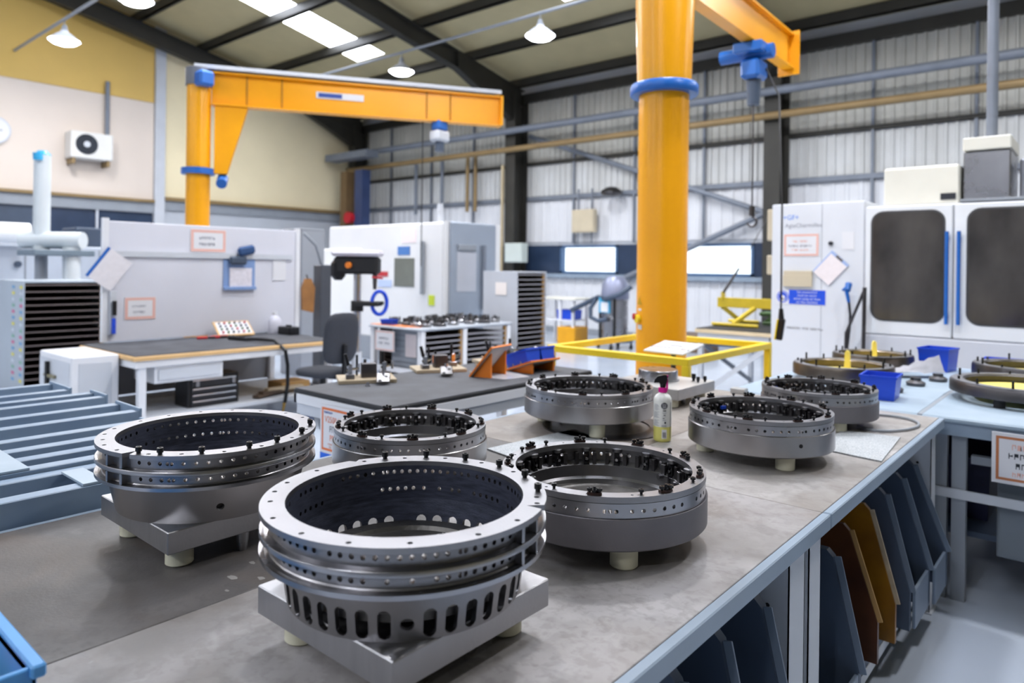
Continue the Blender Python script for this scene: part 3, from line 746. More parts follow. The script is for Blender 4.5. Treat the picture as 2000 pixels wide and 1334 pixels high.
rs = random.Random(21)                                    # dried pale splashes on the near left board
def splash(x, y, s):
    n = 16; pts = [(x + s * rs.uniform(.6, 1.0) * cos(TAU * k / n), y + s * .6 * rs.uniform(.6, 1.0) * sin(TAU * k / n)) for k in range(n)]
    o = G().prism(pts, 2, BZ - .0002, BZ + .0004).obj('paint_splash', M('dried_paint', '84817e', .6, 0, .1, 30), bench)
for (x, y, s) in ((-1.49, .80, .018), (-1.53, .87, .012), (-1.46, .90, .01), (-1.56, .93, .02), (-1.44, .76, .008), (-1.5, 1.0, .012), (-1.6, .99, .009), (-1.44, .84, .013)): splash(x, y, s)
# ================================================================ spray bottle
t = thing('spray_bottle', 'white spray bottle with yellow liquid, black trigger head and magenta collar', 'bottle', (-1.40, 2.60, BZ), R(30))
bp = [(0, 0), (.030, 0), (.034, .004), (.0355, .012), (.0365, .05), (.0365, .165), (.0345, .176), (.027, .187), (.016, .194), (.0135, .199), (.0135, .206), (0, .206)]
G().lathe([q for q in bp[:4]] + [(.0362, .062), (0, .062)], 36).obj('liquid', LIQUID, t)
G().lathe([(.0364, .062)] + bp[5:], 36).obj('body', BOTTLE, t)
g = G()
for i in range(22):
    a0, a1 = TAU * i / 22, TAU * (i + .55) / 22
    g.prism([(.0162 * cos(a0), .0162 * sin(a0)), (.0178 * cos(a0 + .06), .0178 * sin(a0 + .06)), (.0178 * cos(a1 - .04), .0178 * sin(a1 - .04)), (.0162 * cos(a1), .0162 * sin(a1))], 2, .199, .216)
g.lathe([(0, .198), (.0165, .198), (.0165, .217), (0, .217)], 28).obj('collar', MAGENTA, t)
hd = G().cyl((0, 0, .216), (0, 0, .232), .0105, .0125, 16)
hd.prism([(-.036, .236), (-.033, .249), (-.022, .262), (.006, .270), (.016, .268), (.018, .25), (.012, .232), (-.010, .230), (-.016, .238)], 1, -.0105, .0105).obj('trigger_head', BLACK, t)
G().prism([(.012, .25), (.020, .252), (.021, .215), (.017, .2), (.012, .2), (.013, .22)], 1, -.005, .005).box(.013, .021, -.004, .004, .258, .268, .001).obj('trigger', MAGENTA, t)
def strip(a0, a1, z0, z1, mt, nm, r=.0371, nseg=6):
    """curved printed patch on the bottle"""
    vs = [(rr * cos(a0 + (a1 - a0) * i / nseg), rr * sin(a0 + (a1 - a0) * i / nseg), z) for rr in (r - .0008, r) for z in (z0, z1) for i in range(nseg + 1)]
    k = nseg + 1; fs = []
    for i in range(nseg): fs += [(i, i + 1, k + i + 1, k + i), (2 * k + i + 1, 2 * k + i, 3 * k + i, 3 * k + i + 1), (k + i, k + i + 1, 3 * k + i + 1, 3 * k + i), (i + 1, i, 2 * k + i, 2 * k + i + 1)]
    return G().add(vs, fs)
vw = R(-92)          # side of the bottle that faces the benches
c0 = vw + .2
gd = G()
def arc_pts(rad, n=22): return [(c0 + rad / .037 * cos(TAU * i / n), .148 + rad * sin(TAU * i / n)) for i in range(n)]
vs = [(.0372 * cos(a), .0372 * sin(a), z) for a, z in arc_pts(.0135)] + [(.0366 * cos(c0), .0366 * sin(c0), .148)]
gd.add(vs + [(.03728 * cos(c0), .03728 * sin(c0), .148)], [(i, (i + 1) % 22, 23) for i in range(22)]).obj('round_badge', INKK, t, recalc=True)
for k in range(4): strip(c0 - .24, c0 + .22, .1395 + k * .005, .1410 + k * .005, PAPER, 'x', .0375).obj('badge_stripe', PAPER, t)
for k, (a, b, z, h) in enumerate(((-.16, .2, .126, .004), (-.2, .24, .120, .0012), (-.2, .2, .117, .0012), (-.1, .14, .109, .003), (-.2, .24, .104, .0012), (-.18, .05, .096, .003), (-.2, .2, .091, .0012), (-.2, .2, .088, .0012), (.02, .2, .076, .008), (-.3, .26, .069, .0012), (-.3, .26, .066, .0012), (-.3, .26, .063, .0012))):
    strip(c0 + a, c0 + b, z, z + h, INKK if h > .0025 else INKG, 'x').obj('label_line', INKK if h > .0025 else INKG, t)
for k in range(24):
    if k in (7, 8, 16): continue
    strip(c0 - 1.25, c0 - .55 - .1 * (k % 3), .066 + k * .0037, .0672 + k * .0037, INKG, 'x').obj('label_line', INKG, t)
strip(c0 - .26, c0 + .3, .016, .052, PAPER, 'x', .0368).obj('barcode_panel', PAPER, t)
for k in range(11):
    strip(c0 - .16 + k * .034, c0 - .148 + k * .034 + .008 * (k % 3 == 0), .02, .042, INKK, 'x', .0373, 1).obj('barcode_bar', INKK, t)
for k in range(24): strip(c0 + .8, c0 + .9, .018 + k * .006, .0216 + k * .006, INKK, 'x', .0372, 1).obj('label_mark', INKK, t)

# ================================================================ black-topped white bench
MX0, MX1, MY0, MY1 = -3.55, -2.72, 2.26, 4.05
mb = thing('packing_bench', 'white steel bench with a black rubber mat top behind the rings', 'workbench', (-3.13, 3.15, 0), world=True)
G().box(MX0, MX1, MY0, MY1, .872, .893, .002).obj('mat_edge', MATEDGE, mb)
G().box(MX0 + .004, MX1 - .004, MY0 + .004, MY1 - .004, .8925, .9, .003).obj('rubber_mat', RUBBER, mb)
for (a, b, c, d) in ((MX0, MX1, MY0, MY0 + .03), (MX0, MX1, MY1 - .03, MY1), (MX0, MX0 + .03, MY0, MY1), (MX1 - .03, MX1, MY0, MY1)):
    G().box(a, b, c, d, .815, .871, .003).obj('apron', WHITEP, mb)
    G().box(a + .012, b - .012, c + .012, d - .012, .755, .814, .002).obj('lower_rail', LGREY, mb)
for x in (MX0 + .03, MX1 - .09):
    for y in (MY0 + .02, (MY0 + MY1) / 2 + .35, MY1 - .09):
        G().box(x, x + .06, y, y + .06, 0, .755, .003).obj('leg', WHITEP, mb)
G().box(MX0 + .05, MX1 - .05, MY0 + .05, MY1 - .05, .2, .22).obj('shelf', LGREY, mb)
G().box(MX0 + .1, MX0 + .45, MY0 + .1, MY0 + .55, .66, .75, .004).obj('drawer_box', MGREY, mb)
# sign hung on the end of that bench
def sign(name, label, c, w_, h_, face, lines, ink=INKO, border=.07, bw=.05, th=.004, tilt=0., cat='sign', group=None, logo=None):
    """framed notice: board, orange border bars and lettering; face 'y' looks to -y, 'x' looks to +x"""
    t = thing(name, label, cat, c, {'y': 0., 'x': R(90)}[face], group)
    if tilt: t.rotation_euler = (0, tilt, t.rotation_euler[2]) if face == 'y' else (tilt, 0, t.rotation_euler[2])
    G().box(-w_ / 2, w_ / 2, -th / 2, th / 2, -h_ / 2, h_ / 2, .001).obj('board', PAPER, t)
    b = min(w_, h_) * border; k = min(w_, h_) * bw; y0 = -th / 2 - .0008; y1 = -th / 2 + .0005
    for (a, c2, d, e) in ((-w_ / 2 + b, w_ / 2 - b, h_ / 2 - b - k, h_ / 2 - b), (-w_ / 2 + b, w_ / 2 - b, -h_ / 2 + b, -h_ / 2 + b + k), (-w_ / 2 + b, -w_ / 2 + b + k, -h_ / 2 + b + k, h_ / 2 - b - k), (w_ / 2 - b - k, w_ / 2 - b, -h_ / 2 + b + k, h_ / 2 - b - k)):
        G().box(a, c2, y0, y1, d, e).obj('border_bar', ink, t)
    for (s, sz, zz_, mt, *xx) in lines:
        if s[0] == '~':                                   # a line too blurred to read: letter-sized marks only
            rg = random.Random(len(label) + int(zz_ * 1000)); x = -sz * .3 * len(s) + (xx[0] if xx else 0); gg = G()
            for ch_ in s[1:]:
                if ch_ != ' ': gg.box(x, x + sz * .1, y0 - .0001, y1, zz_ - sz * .36, zz_ + sz * .36).box(x + sz * .1, x + sz * .44, y0 - .0001, y1, zz_ + sz * rg.choice((.22, -.06, -.36)), zz_ + sz * rg.choice((.36, .08, .36))).box(x + sz * .34, x + sz * .44, y0 - .0001, y1, zz_ - sz * rg.choice((.36, .1)), zz_ + sz * rg.choice((.36, .2)))
                x += sz * .6
            gg.obj('print_line', mt, t)['kind'] = 'stuff'
            continue
        text(s, sz, (xx[0] if xx else 0, -th / 2 - .0006, zz_), FACE_MY, mt, t, w=xx[1] if len(xx) > 1 else None)
    return t
sign('process_sign', 'orange-bordered V2500 fitting process sign on the end of the black-topped bench', (-3.095, 2.252, .718), .36, .262, 'y',
     [('V2500 UNISON', .048, .052, INKO, 0.0, .85), ('FITTING', .048, .002, INKK, -.02, .85), ('PROCESS', .048, -.046, INKO, -.01, .85), ('~xxxxxxxxxxx xxxxxxx', .013, -.078, INKOL, -.03), ('~xxx xxx xxxxxx', .013, -.094, INKOL, -.04), ('~xxxxxxxx', .016, .09, INKB, -.1)], border=.06, bw=.05)
tag(G().box(-3.41, -2.95, 2.33, 2.38, .3, .75, .02).obj('blue_crate_panel', M('bright_blue_plastic', '0b62d8', .4, 0, .05, 4), loc=(-3.1, 2.33, .3)), 'bright blue panel under the black-topped bench behind its sign', 'crate')

# fixtures with toggle clamps
def fixture(label, x, y, rz, s=1.):
    t = thing('clamp_fixture', label, 'fixture', (x, y, .9), R(rz), 'toggle clamp fixtures on the black mat')
    G().box(-.17 * s, .17 * s, -.12 * s, .12 * s, 0, .022, .002).obj('base_board', PLY, t)
    G().box(-.03, .06, -.035, .035, .022, .105, .002).obj('steel_block', STEELD, t)
    for k, (cx, cy) in enumerate(((-.10, -.05), (.115, .05))):
        c = G().box(cx - .025, cx + .025, cy - .03, cy + .03, .022, .05, .002).obj('riser', STEEL, t)
        G().box(cx - .012, cx + .012, cy - .02, cy - .014, .05, .105, .001).box(cx - .012, cx + .012, cy + .014, cy + .02, .05, .105, .001).cyl((cx - .02, cy, .07), (cx + .05, cy, .085), .008, n=10).cyl((cx, cy - .026, .095), (cx, cy + .026, .095), .006, n=10).cyl((cx, cy - .024, .065), (cx, cy + .024, .065), .006, n=10).cyl((cx + .05, cy, .06), (cx + .05, cy, .11), .007, n=10).obj('toggle', CHROME, c)
        G().cyl((cx - .01, cy, .1), (cx - .03 + .02 * k, cy, .17), .012, .01, 12).obj('grip', BLACK, c)
    G().cyl((-.05, .06, .022), (-.05, .06, .15), .007, n=10).cyl((.0, .075, .022), (.0, .075, .12), .009, n=10).obj('post', BLACK, t)
    return t
fixture('toggle clamp fixture nearest the left end of the black mat', -3.46, 2.70, 58)
fixture('toggle clamp fixture in the middle of the black mat', -3.46, 3.30, 60)
fixture('toggle clamp fixture at the back of the black mat behind the orange stand', -3.42, 3.88, 65)
def bracket(label, x, y, rz):
    t = thing('cast_bracket', label, 'bracket', (x, y, .9), R(rz), 'small cast brackets on the black mat')
    rm = Matrix.Rotation(R(28), 3, 'Y')
    G().obox(rm @ Vector((-.01, 0, .034)), (.09, .08, .014), rm, .006).obox((-.03, 0, .03), (.02, .07, .058), None, .005).obj('body', STEEL, t)
    for (a, b) in ((-.02, .018), (.02, -.018)): G().cyl(rm @ Vector((a, b, .04)), rm @ Vector((a, b, .0425)), .011, n=14).obj('bore', DARK, t)
    G().cyl((-.03, 0, .055), (-.028, 0, .078), .009, n=12).obj('boss', CHROME, t)
bracket('small bright cast bracket beside the left toggle fixture', -3.285, 2.69, -40)
bracket('small bright cast bracket beside the middle toggle fixture', -3.235, 3.16, -40)
t = thing('hex_nut', 'tiny steel nut lying on the black mat before the left fixture', 'nut', (-3.29, 2.58, .9))
G().lathe([(0, 0), (.016, 0), (.016, .006), (0, .006)], 16).cyl((0, 0, .006), (0, 0, .022), .009, n=6).obj('body', STEELB, t)

# orange sloping stands, blue bins, plastic sheet
def stand(name, label, x, y, rz, h, w_, dep):
    t = thing(name, label, 'stand', (x, y, .9), R(rz), 'orange sloping stands')
    for yy in (-w_ * .36, w_ * .36):
        G().prism([(-dep / 2, 0), (dep / 2, 0), (dep / 2, h)], 1, yy - .009, yy + .009).obj('side_gusset', ORANGE2, t)
    sl = math.atan2(h, dep); L = math.hypot(h, dep) * 1.25
    rm = Matrix.Rotation(-sl, 3, 'Y')
    c = Vector((0, 0, h / 2)) + rm @ Vector((.02 if h > .12 else 0, 0, .010))
    G().obox(c, (L, w_, .012), rm, .001).obj('sloping_board', ORANGE2, t)
    G().obox(c - rm @ Vector((0, 0, .0072)), (L * .96, w_ * .96, .002), rm).obj('board_underside', M('stained_white_laminate', 'c9c4c0', .5, 0, .1, 9), t)
    for k in range(4):
        p = c + rm @ Vector((-L * .5 + .02 + L * .3 * k * .9, -w_ * .45 * (1 if k < 3 else -1), .006)); G().cyl(p, p + rm @ Vector((0, 0, .018)), .0045, n=8).obj('peg', PLY, t)
    return t, rm, c, L
stand('sloping_stand', 'tall orange sloping stand seen from behind on the black mat', -3.065, 3.385, 12, .155, .26, .13)
t2, rm2, c2, L2 = stand('sloping_stand', 'low orange sloping stand carrying the blue bins', -3.0, 3.74, -3, .068, .30, .2)
def bin_(name, label, loc, rot, lx, ly, h, mt=BLUEP, group='blue plastic bins', contents=None):
    t = thing(name, label, 'bin', loc, 0, group); t.rotation_euler = rot
    g = G(); o = .012
    out = [(-lx / 2 + o, -ly / 2 + o, 0), (lx / 2 - o, -ly / 2 + o, 0), (lx / 2 - o, ly / 2 - o, 0), (-lx / 2 + o, ly / 2 - o, 0), (-lx / 2, -ly / 2, h), (lx / 2, -ly / 2, h), (lx / 2, ly / 2, h), (-lx / 2, ly / 2, h)]
    w2 = .006
    inn = [(x * (1 - w2 * 2 / lx), y * (1 - w2 * 2 / ly), z + (w2 if i < 4 else 0)) for i, (x, y, z) in enumerate(out)]
    q = lambda k: [(k, k + 1, k + 5, k + 4), (k + 1, k + 2, k + 6, k + 5), (k + 2, k + 3, k + 7, k + 6), (k + 3, k, k + 4, k + 7), (k + 3, k + 2, k + 1, k)]
    fs = q(0) + [tuple(reversed(f)) for f in q(8)] + [(4 + i, 4 + (i + 1) % 4, 12 + (i + 1) % 4, 12 + i) for i in range(4)]
    g.add(out + inn, fs).obj('body', mt, t)
    gr = G()
    for (a, b, c, d) in ((-lx / 2 - .004, lx / 2 + .004, -ly / 2 - .004, -ly / 2 + .004), (-lx / 2 - .004, lx / 2 + .004, ly / 2 - .004, ly / 2 + .004), (-lx / 2 - .004, -lx / 2 + .004, -ly / 2, ly / 2), (lx / 2 - .004, lx / 2 + .004, -ly / 2, ly / 2)): gr.box(a, b, c, d, h - .01, h + .002)
    gr.obj('rim', mt, t)
    if contents: contents(t, lx, ly, h)
    return t
e2 = (Matrix.Rotation(R(-3), 3, 'Z') @ rm2).to_euler()
base2 = Vector((-3.0, 3.74, .9)); Rz = Matrix.Rotation(R(-3), 3, 'Z')
def crumple(t, lx, ly, h):
    g = G(); n = 8; rr = random.Random(3)
    vs = [(lx * .42 * (i / n * 2 - 1), ly * .42 * (j / n * 2 - 1), h * .55 + .05 * (1 - max(abs(i / n * 2 - 1), abs(j / n * 2 - 1))) + rr.uniform(0, .016)) for j in range(n + 1) for i in range(n + 1)]
    g.add(vs, [(j * (n + 1) + i, j * (n + 1) + i + 1, (j + 1) * (n + 1) + i + 1, (j + 1) * (n + 1) + i) for j in range(n) for i in range(n)]).obj('white_rag', PAPER, t)
for k, (u, lb) in enumerate(((-.075, 'blue plastic bin with a white rag, left on the low orange stand'), (.075, 'blue plastic bin at the right on the low orange stand'))):
    p = base2 + Rz @ (c2 + rm2 @ Vector((0, -u, .0075)))
    bin_('parts_bin', lb, p, e2, .21, .145, .085, contents=crumple if k == 0 else None)
tag(G().prism([(-3.06, 3.30), (-2.88, 3.32), (-2.84, 3.52), (-3.12, 3.62), (-3.2, 3.55)], 2, .9005, .9025).obj('plastic_sheet', M('clear_film', 'c9ccd2', .12, 0, .06, 9, .5, 40), loc=(-3, 3.45, .9)), 'shiny clear plastic sheet lying under the tall orange stand', 'sheet')

# ================================================================ yellow guard rail, sign post, orange column
rail = thing('guard_rail', 'yellow square-tube guard rail around the orange column', 'guard rail', (-2.77, 5.12, 0), world=True)
rx0, rx1, ry0, ry1 = -3.33, -2.19, 4.39, 5.86
for (a, b) in (((rx0, ry0), (rx1, ry0)), ((rx1, ry0), (rx1, ry1)), ((rx1, ry1), (rx0, ry1)), ((rx0, ry1), (rx0, ry0))):
    d = Vector((b[0] - a[0], b[1] - a[1])).normalized() * .0251
    G().bar((a[0] - d.x, a[1] - d.y, .975), (b[0] + d.x * .0, b[1] + d.y * .0, .975), .05, .05, .004).obj('top_rail', YELLOW, rail)
for (x, y) in ((rx0, ry0), (rx1, ry0), (rx1, ry1), (rx0, ry1)):
    p = G().box(x - .0255, x + .0255, y - .0255, y + .0255, 0, .95, .004).obj('post', YELLOW, rail)
    G().box(x - .06, x + .06, y - .06, y + .06, 0, .008).obj('foot_plate', YELLOW, p)
sp = thing('post_sign', 'tilted V2500 unison cell sign on a short post inside the yellow rail', 'sign', (-2.37, 4.55, 0))
G().cyl((0, 0, 0), (0, 0, 1.0), .018, n=14).cyl((0, 0, .86), (0, 0, .9), .024, n=14).cyl((0, 0, 0), (0, 0, .02), .12, n=20).obj('post', STEELD, sp)
rt = Matrix.Rotation(R(-6), 3, 'Z') @ Matrix.Rotation(R(11), 3, 'X')
pc = Vector((0, 0, 1.045))
G().obox(pc, (.33, .27, .012), rt, .004).obj('frame', LGREY, sp)
G().obox(pc + rt @ Vector((0, 0, .0065)), (.295, .235, .003), rt).obj('sheet', PAPER, sp)
for (x, y, a, b) in ((0, .09, .25, .009), (-.12, 0, .009, .18), (.12, 0, .009, .18)):
    G().obox(pc + rt @ Vector((x, y, .0085)), (a, b, .001), rt).obj('border_bar', INKOL, sp)
for (s, yy) in (('V2500', .022), ('UNISON CELL', -.04)):
    o = text(s, .052, pc + rt @ Vector((0, yy, .0088)), rt.to_euler(), INKK, sp)
OC = (-2.79, 5.14)
oc = thing('crane_column', 'big orange jib crane column with a blue collar', 'crane', (*OC, 0), world=True)
def L3(x, y, z): return (OC[0] + x, OC[1] + y, z)
G().lathe([(0, 0), (.34, 0), (.34, .03), (.205, .03), (.2, .05), (.2, 3.0), (0, 3.0)], 48, (*OC, 0)).obj('column', ORANGE, oc)
G().lathe([(.2, 3.0), (.265, 3.0), (.272, 3.012), (.272, 3.07), (.262, 3.085), (.2, 3.085)], 48, (*OC, 0)).obj('collar', BLUEC, oc)
G().lathe([(.19, 3.085), (.215, 3.09), (.255, 4.5), (0, 4.5)], 48, (*OC, 0)).obj('sleeve', ORANGE, oc)
jd = Vector((-.03, 1, 0)).normalized()
jb = G()
def jpt(u, z, s=0.): return (OC[0] + jd.x * u + s * jd.y, OC[1] + jd.y * u - s * jd.x, z)
jb.bar(jpt(.1, 4.12), jpt(3.1, 4.12), .02, .38, mi=0); jb.bar(jpt(.1, 4.31), jpt(3.1, 4.31), .13, .02); jb.bar(jpt(.1, 3.93), jpt(3.1, 3.93), .13, .02)
jb.obj('jib_beam', ORANGE, oc)
G().bar(jpt(3.1, 4.1), jpt(3.12, 4.1), .24, .5, .002).obj('end_plate', ORANGE, oc)
tr = G().bar(jpt(1.8, 3.86), jpt(2.2, 3.86), .3, .1, .01).cyl(jpt(2.0, 3.84, -.35), jpt(2.0, 3.84, .2), .07, n=14).obj('trolley', BLUEC, oc)
hk = thing('chain_hoist', 'blue chain hoist hanging from the near jib with its hook', 'hoist', jpt(2.0, 3.8), world=True)
G().obox(jpt(2.0, 3.66), (.2, .26, .2), None, .03).obj('housing', BLUEC, hk)
G().cyl(jpt(2.0, 3.56), jpt(2.0, 3.3), .075, .06, 16).obj('chain_bucket', SLATE, hk)
G().cyl(jpt(2.0, 3.3), jpt(2.0, 2.25), .008, n=6).obj('chain', STEELD, hk)
p = Vector(jpt(2.0, 2.2)); G().cyl(p + Vector((0, 0, .06)), p - Vector((0, 0, .04)), .03, n=12).tube([p + Vector((.05 * sin(a), 0, -.1 + .05 * cos(a))) for a in [R(0 + 20 * k) for k in range(14)]], .012, 8).obj('hook', STEELD, hk)
# control details on the column, facing the benches
ca = math.atan2(-OC[1], -OC[0])
def onc(da, z, r=.2): a = ca + R(da); return Vector((OC[0] + r * cos(a), OC[1] + r * sin(a), z))
def patch(da, z, w_, h_, mt, nm, parent=oc, r=.2012):
    a = ca + R(da); n = 6; hw = w_ / 2 / .2
    vs = [(OC[0] + rr * cos(a - hw + 2 * hw * i / n), OC[1] + rr * sin(a - hw + 2 * hw * i / n), zz_) for rr in (r - .002, r) for zz_ in (z - h_ / 2, z + h_ / 2) for i in range(n + 1)]
    k = n + 1; fs = []
    for i in range(n): fs += [(i, i + 1, k + i + 1, k + i), (2 * k + i + 1, 2 * k + i, 3 * k + i, 3 * k + i + 1), (k + i, k + i + 1, 3 * k + i + 1, 3 * k + i), (i + 1, i, 2 * k + i, 2 * k + i + 1)]
    return G().add(vs, fs).obj(nm, mt, parent)
patch(-58, 1.275, .045, .018, PAPER, 'label_plate'); patch(-58, 1.135, .06, .036, PAPER, 'label_plate')
a = ca + R(-58); dn = Vector((cos(a), sin(a), 0)); tn = Vector((-sin(a), cos(a), 0)); pc0 = onc(-58, 1.345, .2015)
G().add([tuple(pc0 + tn * x + Vector((0, 0, z)) + dn * d) for d in (0, .001) for x, z in ((-.035, -.03), (.035, -.03), (0, .035))], [(0, 1, 2), (3, 5, 4), (0, 3, 4, 1), (1, 4, 5, 2), (2, 5, 3, 0)]).obj('warning_triangle', M('warning_yellow', 'c79a00', .4, 0, 0), oc)
sw = G().cyl(onc(-62, 1.2, .2), onc(-62, 1.2, .225), .035, n=18).obj('switch', YELLOW, oc)
G().cyl(onc(-72, 1.215, .2), onc(-72, 1.215, .235), .026, n=18).obj('stop_button', RED, sw)

# far orange jib crane
P2 = (-9.29, 4.43)
fc = thing('jib_crane', 'smaller orange jib crane standing before the cream wall', 'crane', (*P2, 0), world=True)
G().lathe([(0, 0), (.25, 0), (.25, .03), (.15, .04), (.15, 3.95), (0, 3.95)], 32, (*P2, 0)).obj('post', ORANGE, fc)
G().lathe([(.15, 2.78), (.21, 2.78), (.21, 2.86), (.15, 2.86)], 32, (*P2, 0)).obj('collar', BLUEC, fc)
ja = R(57.5); jd2 = Vector((cos(ja), sin(ja), 0)); js = Vector((sin(ja), -cos(ja), 0))
def j2(u, z, s=0.): return Vector((P2[0], P2[1], z)) + jd2 * u + js * s
G().bar(j2(.16, 3.93), j2(4.15, 3.93), .04, .40).bar(j2(.16, 4.14), j2(4.15, 4.14), .18, .02).bar(j2(.16, 3.72), j2(4.15, 3.72), .18, .02).obj('jib_beam', ORANGE, fc)
G().bar(j2(-.05, 4.2), j2(4.15, 4.2), .26, .05).obj('cable_tray', LGREY, fc)
G().bar(j2(4.15, 3.93), j2(4.18, 3.93), .24, .44).obj('end_plate', ORANGE, fc)
G().add([tuple(j2(u, z, s)) for s in (-.06, .06) for (u, z) in ((.2, 3.72), (.62, 3.72), (.36, 2.8), (.2, 2.8))], [(0, 1, 2, 3), (7, 6, 5, 4), (0, 4, 5, 1), (1, 5, 6, 2), (2, 6, 7, 3), (3, 7, 4, 0)]).obj('support_arm', ORANGE, fc)
G().cyl(j2(.3, 2.76, -.08), j2(.3, 2.66, .1), .07, n=16).obj('roller', BLUEC, fc)
G().cyl(j2(0, 3.95), j2(0, 4.18), .17, n=24).obj('pivot_cap', M('bracket_grey', '6c6f78', .5, .3, .1, 5), fc)
G().obox(j2(.08, 4.02, .16), (.2, .2, .2), None, .03).obj('drive_housing', BLUEC, fc)
G().bar(j2(1.5, 3.96, .03), j2(2.15, 3.96, .03), .012, .09).obj('maker_plate', PAPER, fc)
G().bar(j2(1.53, 3.96, .037), j2(1.85, 3.96, .037), .004, .06).obj('maker_mark', INKB, fc)
for u in (.6, 1.05, 3.05, 3.4): G().bar(j2(u, 3.73, .03), j2(u, 4.14, .03), .012, .015, up=(1, 0, 0)).obj('stiffener', M('dull_orange', 'a87410', .4, 0, .1, 5), fc)
h2 = thing('chain_hoist', 'small hoist with white body hanging from the far jib', 'hoist', j2(3.25, 3.7), world=True)
G().obox(j2(3.25, 3.66), (.16, .2, .14), None, .02).obj('trolley', BLUEC, h2)
G().obox(j2(3.25, 3.5), (.2, .26, .16), None, .03).obj('housing', LGREY, h2)
G().cyl(j2(3.25, 3.42), j2(3.25, 3.28), .07, n=14).obj('motor', SLATE, h2)
G().cyl(j2(3.0, 3.7), j2(3.0, 1.6), .008, n=6).obj('pendant_cable', DARK, h2)
# ================================================================ blue-grey steel frames beyond the bench
def channel(g, x, y0, y1, zt, h=.085, w_=.055):
    g.box(x - .004, x + .004, y0, y1, zt - h, zt).box(x - w_, x, y0, y1, zt - .006, zt).box(x - w_, x, y0, y1, zt - h, zt - h + .006)
def frame(label, xs, zt, y0, y1, plates, post=True):
    t = thing('channel_rack', label, 'frame', (xs[0], (y0 + y1) / 2, 0), group='stacked blue-grey steel frames', world=True)
    for x in xs:
        g = G(); channel(g, x, y0, y1, zt); g.obj('rail', BLUEG3, t)
    G().box(xs[-1] - .05, xs[0] + .004, y1, y1 + .012, zt - .09, zt + .012, .002).obj('end_plate', BLUEG3, t)
    for (a, b) in plates: G().box(xs[-1], xs[0] - .005, a, b, zt + .0005, zt + .008, .001).obj('cross_plate', BLUEG2, t)
    for x in (xs[0] - .03, xs[-1] - .03):
        for y in (y0 + .15, y1 - .15): G().box(x - .02, x + .02, y - .02, y + .02, 0, zt - .085).obj('leg', BLUEG3, t)
    return t
G0 = -1.6
frame('nearest blue-grey steel frame running along the far bench edge', [-2.215, -2.40], .962, G0, 1.16, [(.74, .80)])
frame('second blue-grey steel frame from the bench, with a wide pale cross plate', [-2.47, -2.60, -2.74, -2.90], .972, G0, 1.18, [(.60, .68)])
frame('third blue-grey steel frame from the bench, with an upright end plate', [-3.10, -3.30], .978, G0, 1.24, [])
frame('fourth blue-grey steel frame from the bench', [-3.52, -3.66], .98, G0, 1.26, [])
frame('farthest blue-grey steel frame, next to the white cabinet', [-3.86, -4.1], .975, G0, 1.22, [])
# blue tote at the lower left corner of the bench
t = thing('blue_tote', 'corner of a light blue tote with an orange item at the lower left', 'tote', (-1.4, .22, BZ), world=True)
TB = M('tote_blue', '4f93cf', .4, 0, .05, 5)
G().box(-1.62, -1.21, .335, .345, BZ, 1.0, .002).box(-1.22, -1.21, .0, .345, BZ, 1.0, .002).box(-1.62, -1.61, .0, .345, BZ, 1.0).box(-1.62, -1.21, 0, .01, BZ, 1.0).box(-1.62, -1.21, 0, .345, BZ, BZ + .008).obj('body', TB, t)
G().box(-1.63, -1.2, .335, .355, .985, 1.005, .003).obj('rim', TB, t)
tag(G().box(-1.42, -1.28, .24, .32, BZ + .01, .965, .02).obj('orange_item', ORANGE2, loc=(-1.35, .28, BZ + .01)), 'orange item inside the light blue tote', 'box')
# the tote stands on a small side shelf
tag(G().box(-1.7, -1.15, -.05, .343, BZ - .04, BZ - .001, .003).box(-1.68, -1.64, 0, .04, 0, BZ - .04).box(-1.2, -1.16, 0, .04, 0, BZ - .04).box(-1.68, -1.64, .29, .33, 0, BZ - .04).box(-1.2, -1.16, .29, .33, 0, BZ - .04).obj('side_shelf', LGREY, loc=(-1.4, .15, 0)), 'small grey side shelf under the blue tote at the bench end', 'shelf')

# ================================================================ pale blue bench at the right
rb = thing('side_bench', 'pale blue-topped bench joining the worn bench at the right', 'workbench', (0, 5, 0), world=True)
RX0, RX1, RY0, RY1 = -1.72, 1.6, 3.985, 6.1
for (a, b) in ((RX0, -.735), (-.725, 1.6)): G().box(a, b, RY0, RY1, .872, .9, .008).obj('top_panel', BLUEG2, rb)
G().box(-.74, -.72, RY0, RY1, .88, .8985).obj('seam_strip', MGREY, rb)
G().box(RX0, RX1, RY0 + .02, RY0 + .06, .81, .872).obj('apron', BLUEG, rb)
for x in (RX0 + .05, -.68, -.60, .6, 1.5):
    for y in (RY0 + .06, RY1 - .1): G().box(x, x + .06, y, y + .05, 0, .87).obj('leg', MGREY, rb)
G().box(-.70, 1.55, RY0 + .045, RY0 + .058, .50, .545).obj('front_rail', LGREY, rb)
G().box(-1.6, 1.55, RY0 + .3, RY1 - .05, .25, .28).obj('shelf', SLATE, rb)
G().box(-.53, -.43, RY0 + .14, RY0 + .18, .66, .70).obj('drawer_rail', MGREY, rb)
tag(G().box(-.42, .1, RY0 + .12, RY0 + .7, .24, .80, .004).box(-.41, .09, RY0 + .112, RY0 + .12, .26, .5).obj('steel_cabinet', M('cabinet_grey', '6f7780', .45, 0, .05, 4), loc=(-.16, 4.4, .24)), 'grey steel cabinet under the pale blue bench behind the notice', 'cabinet')
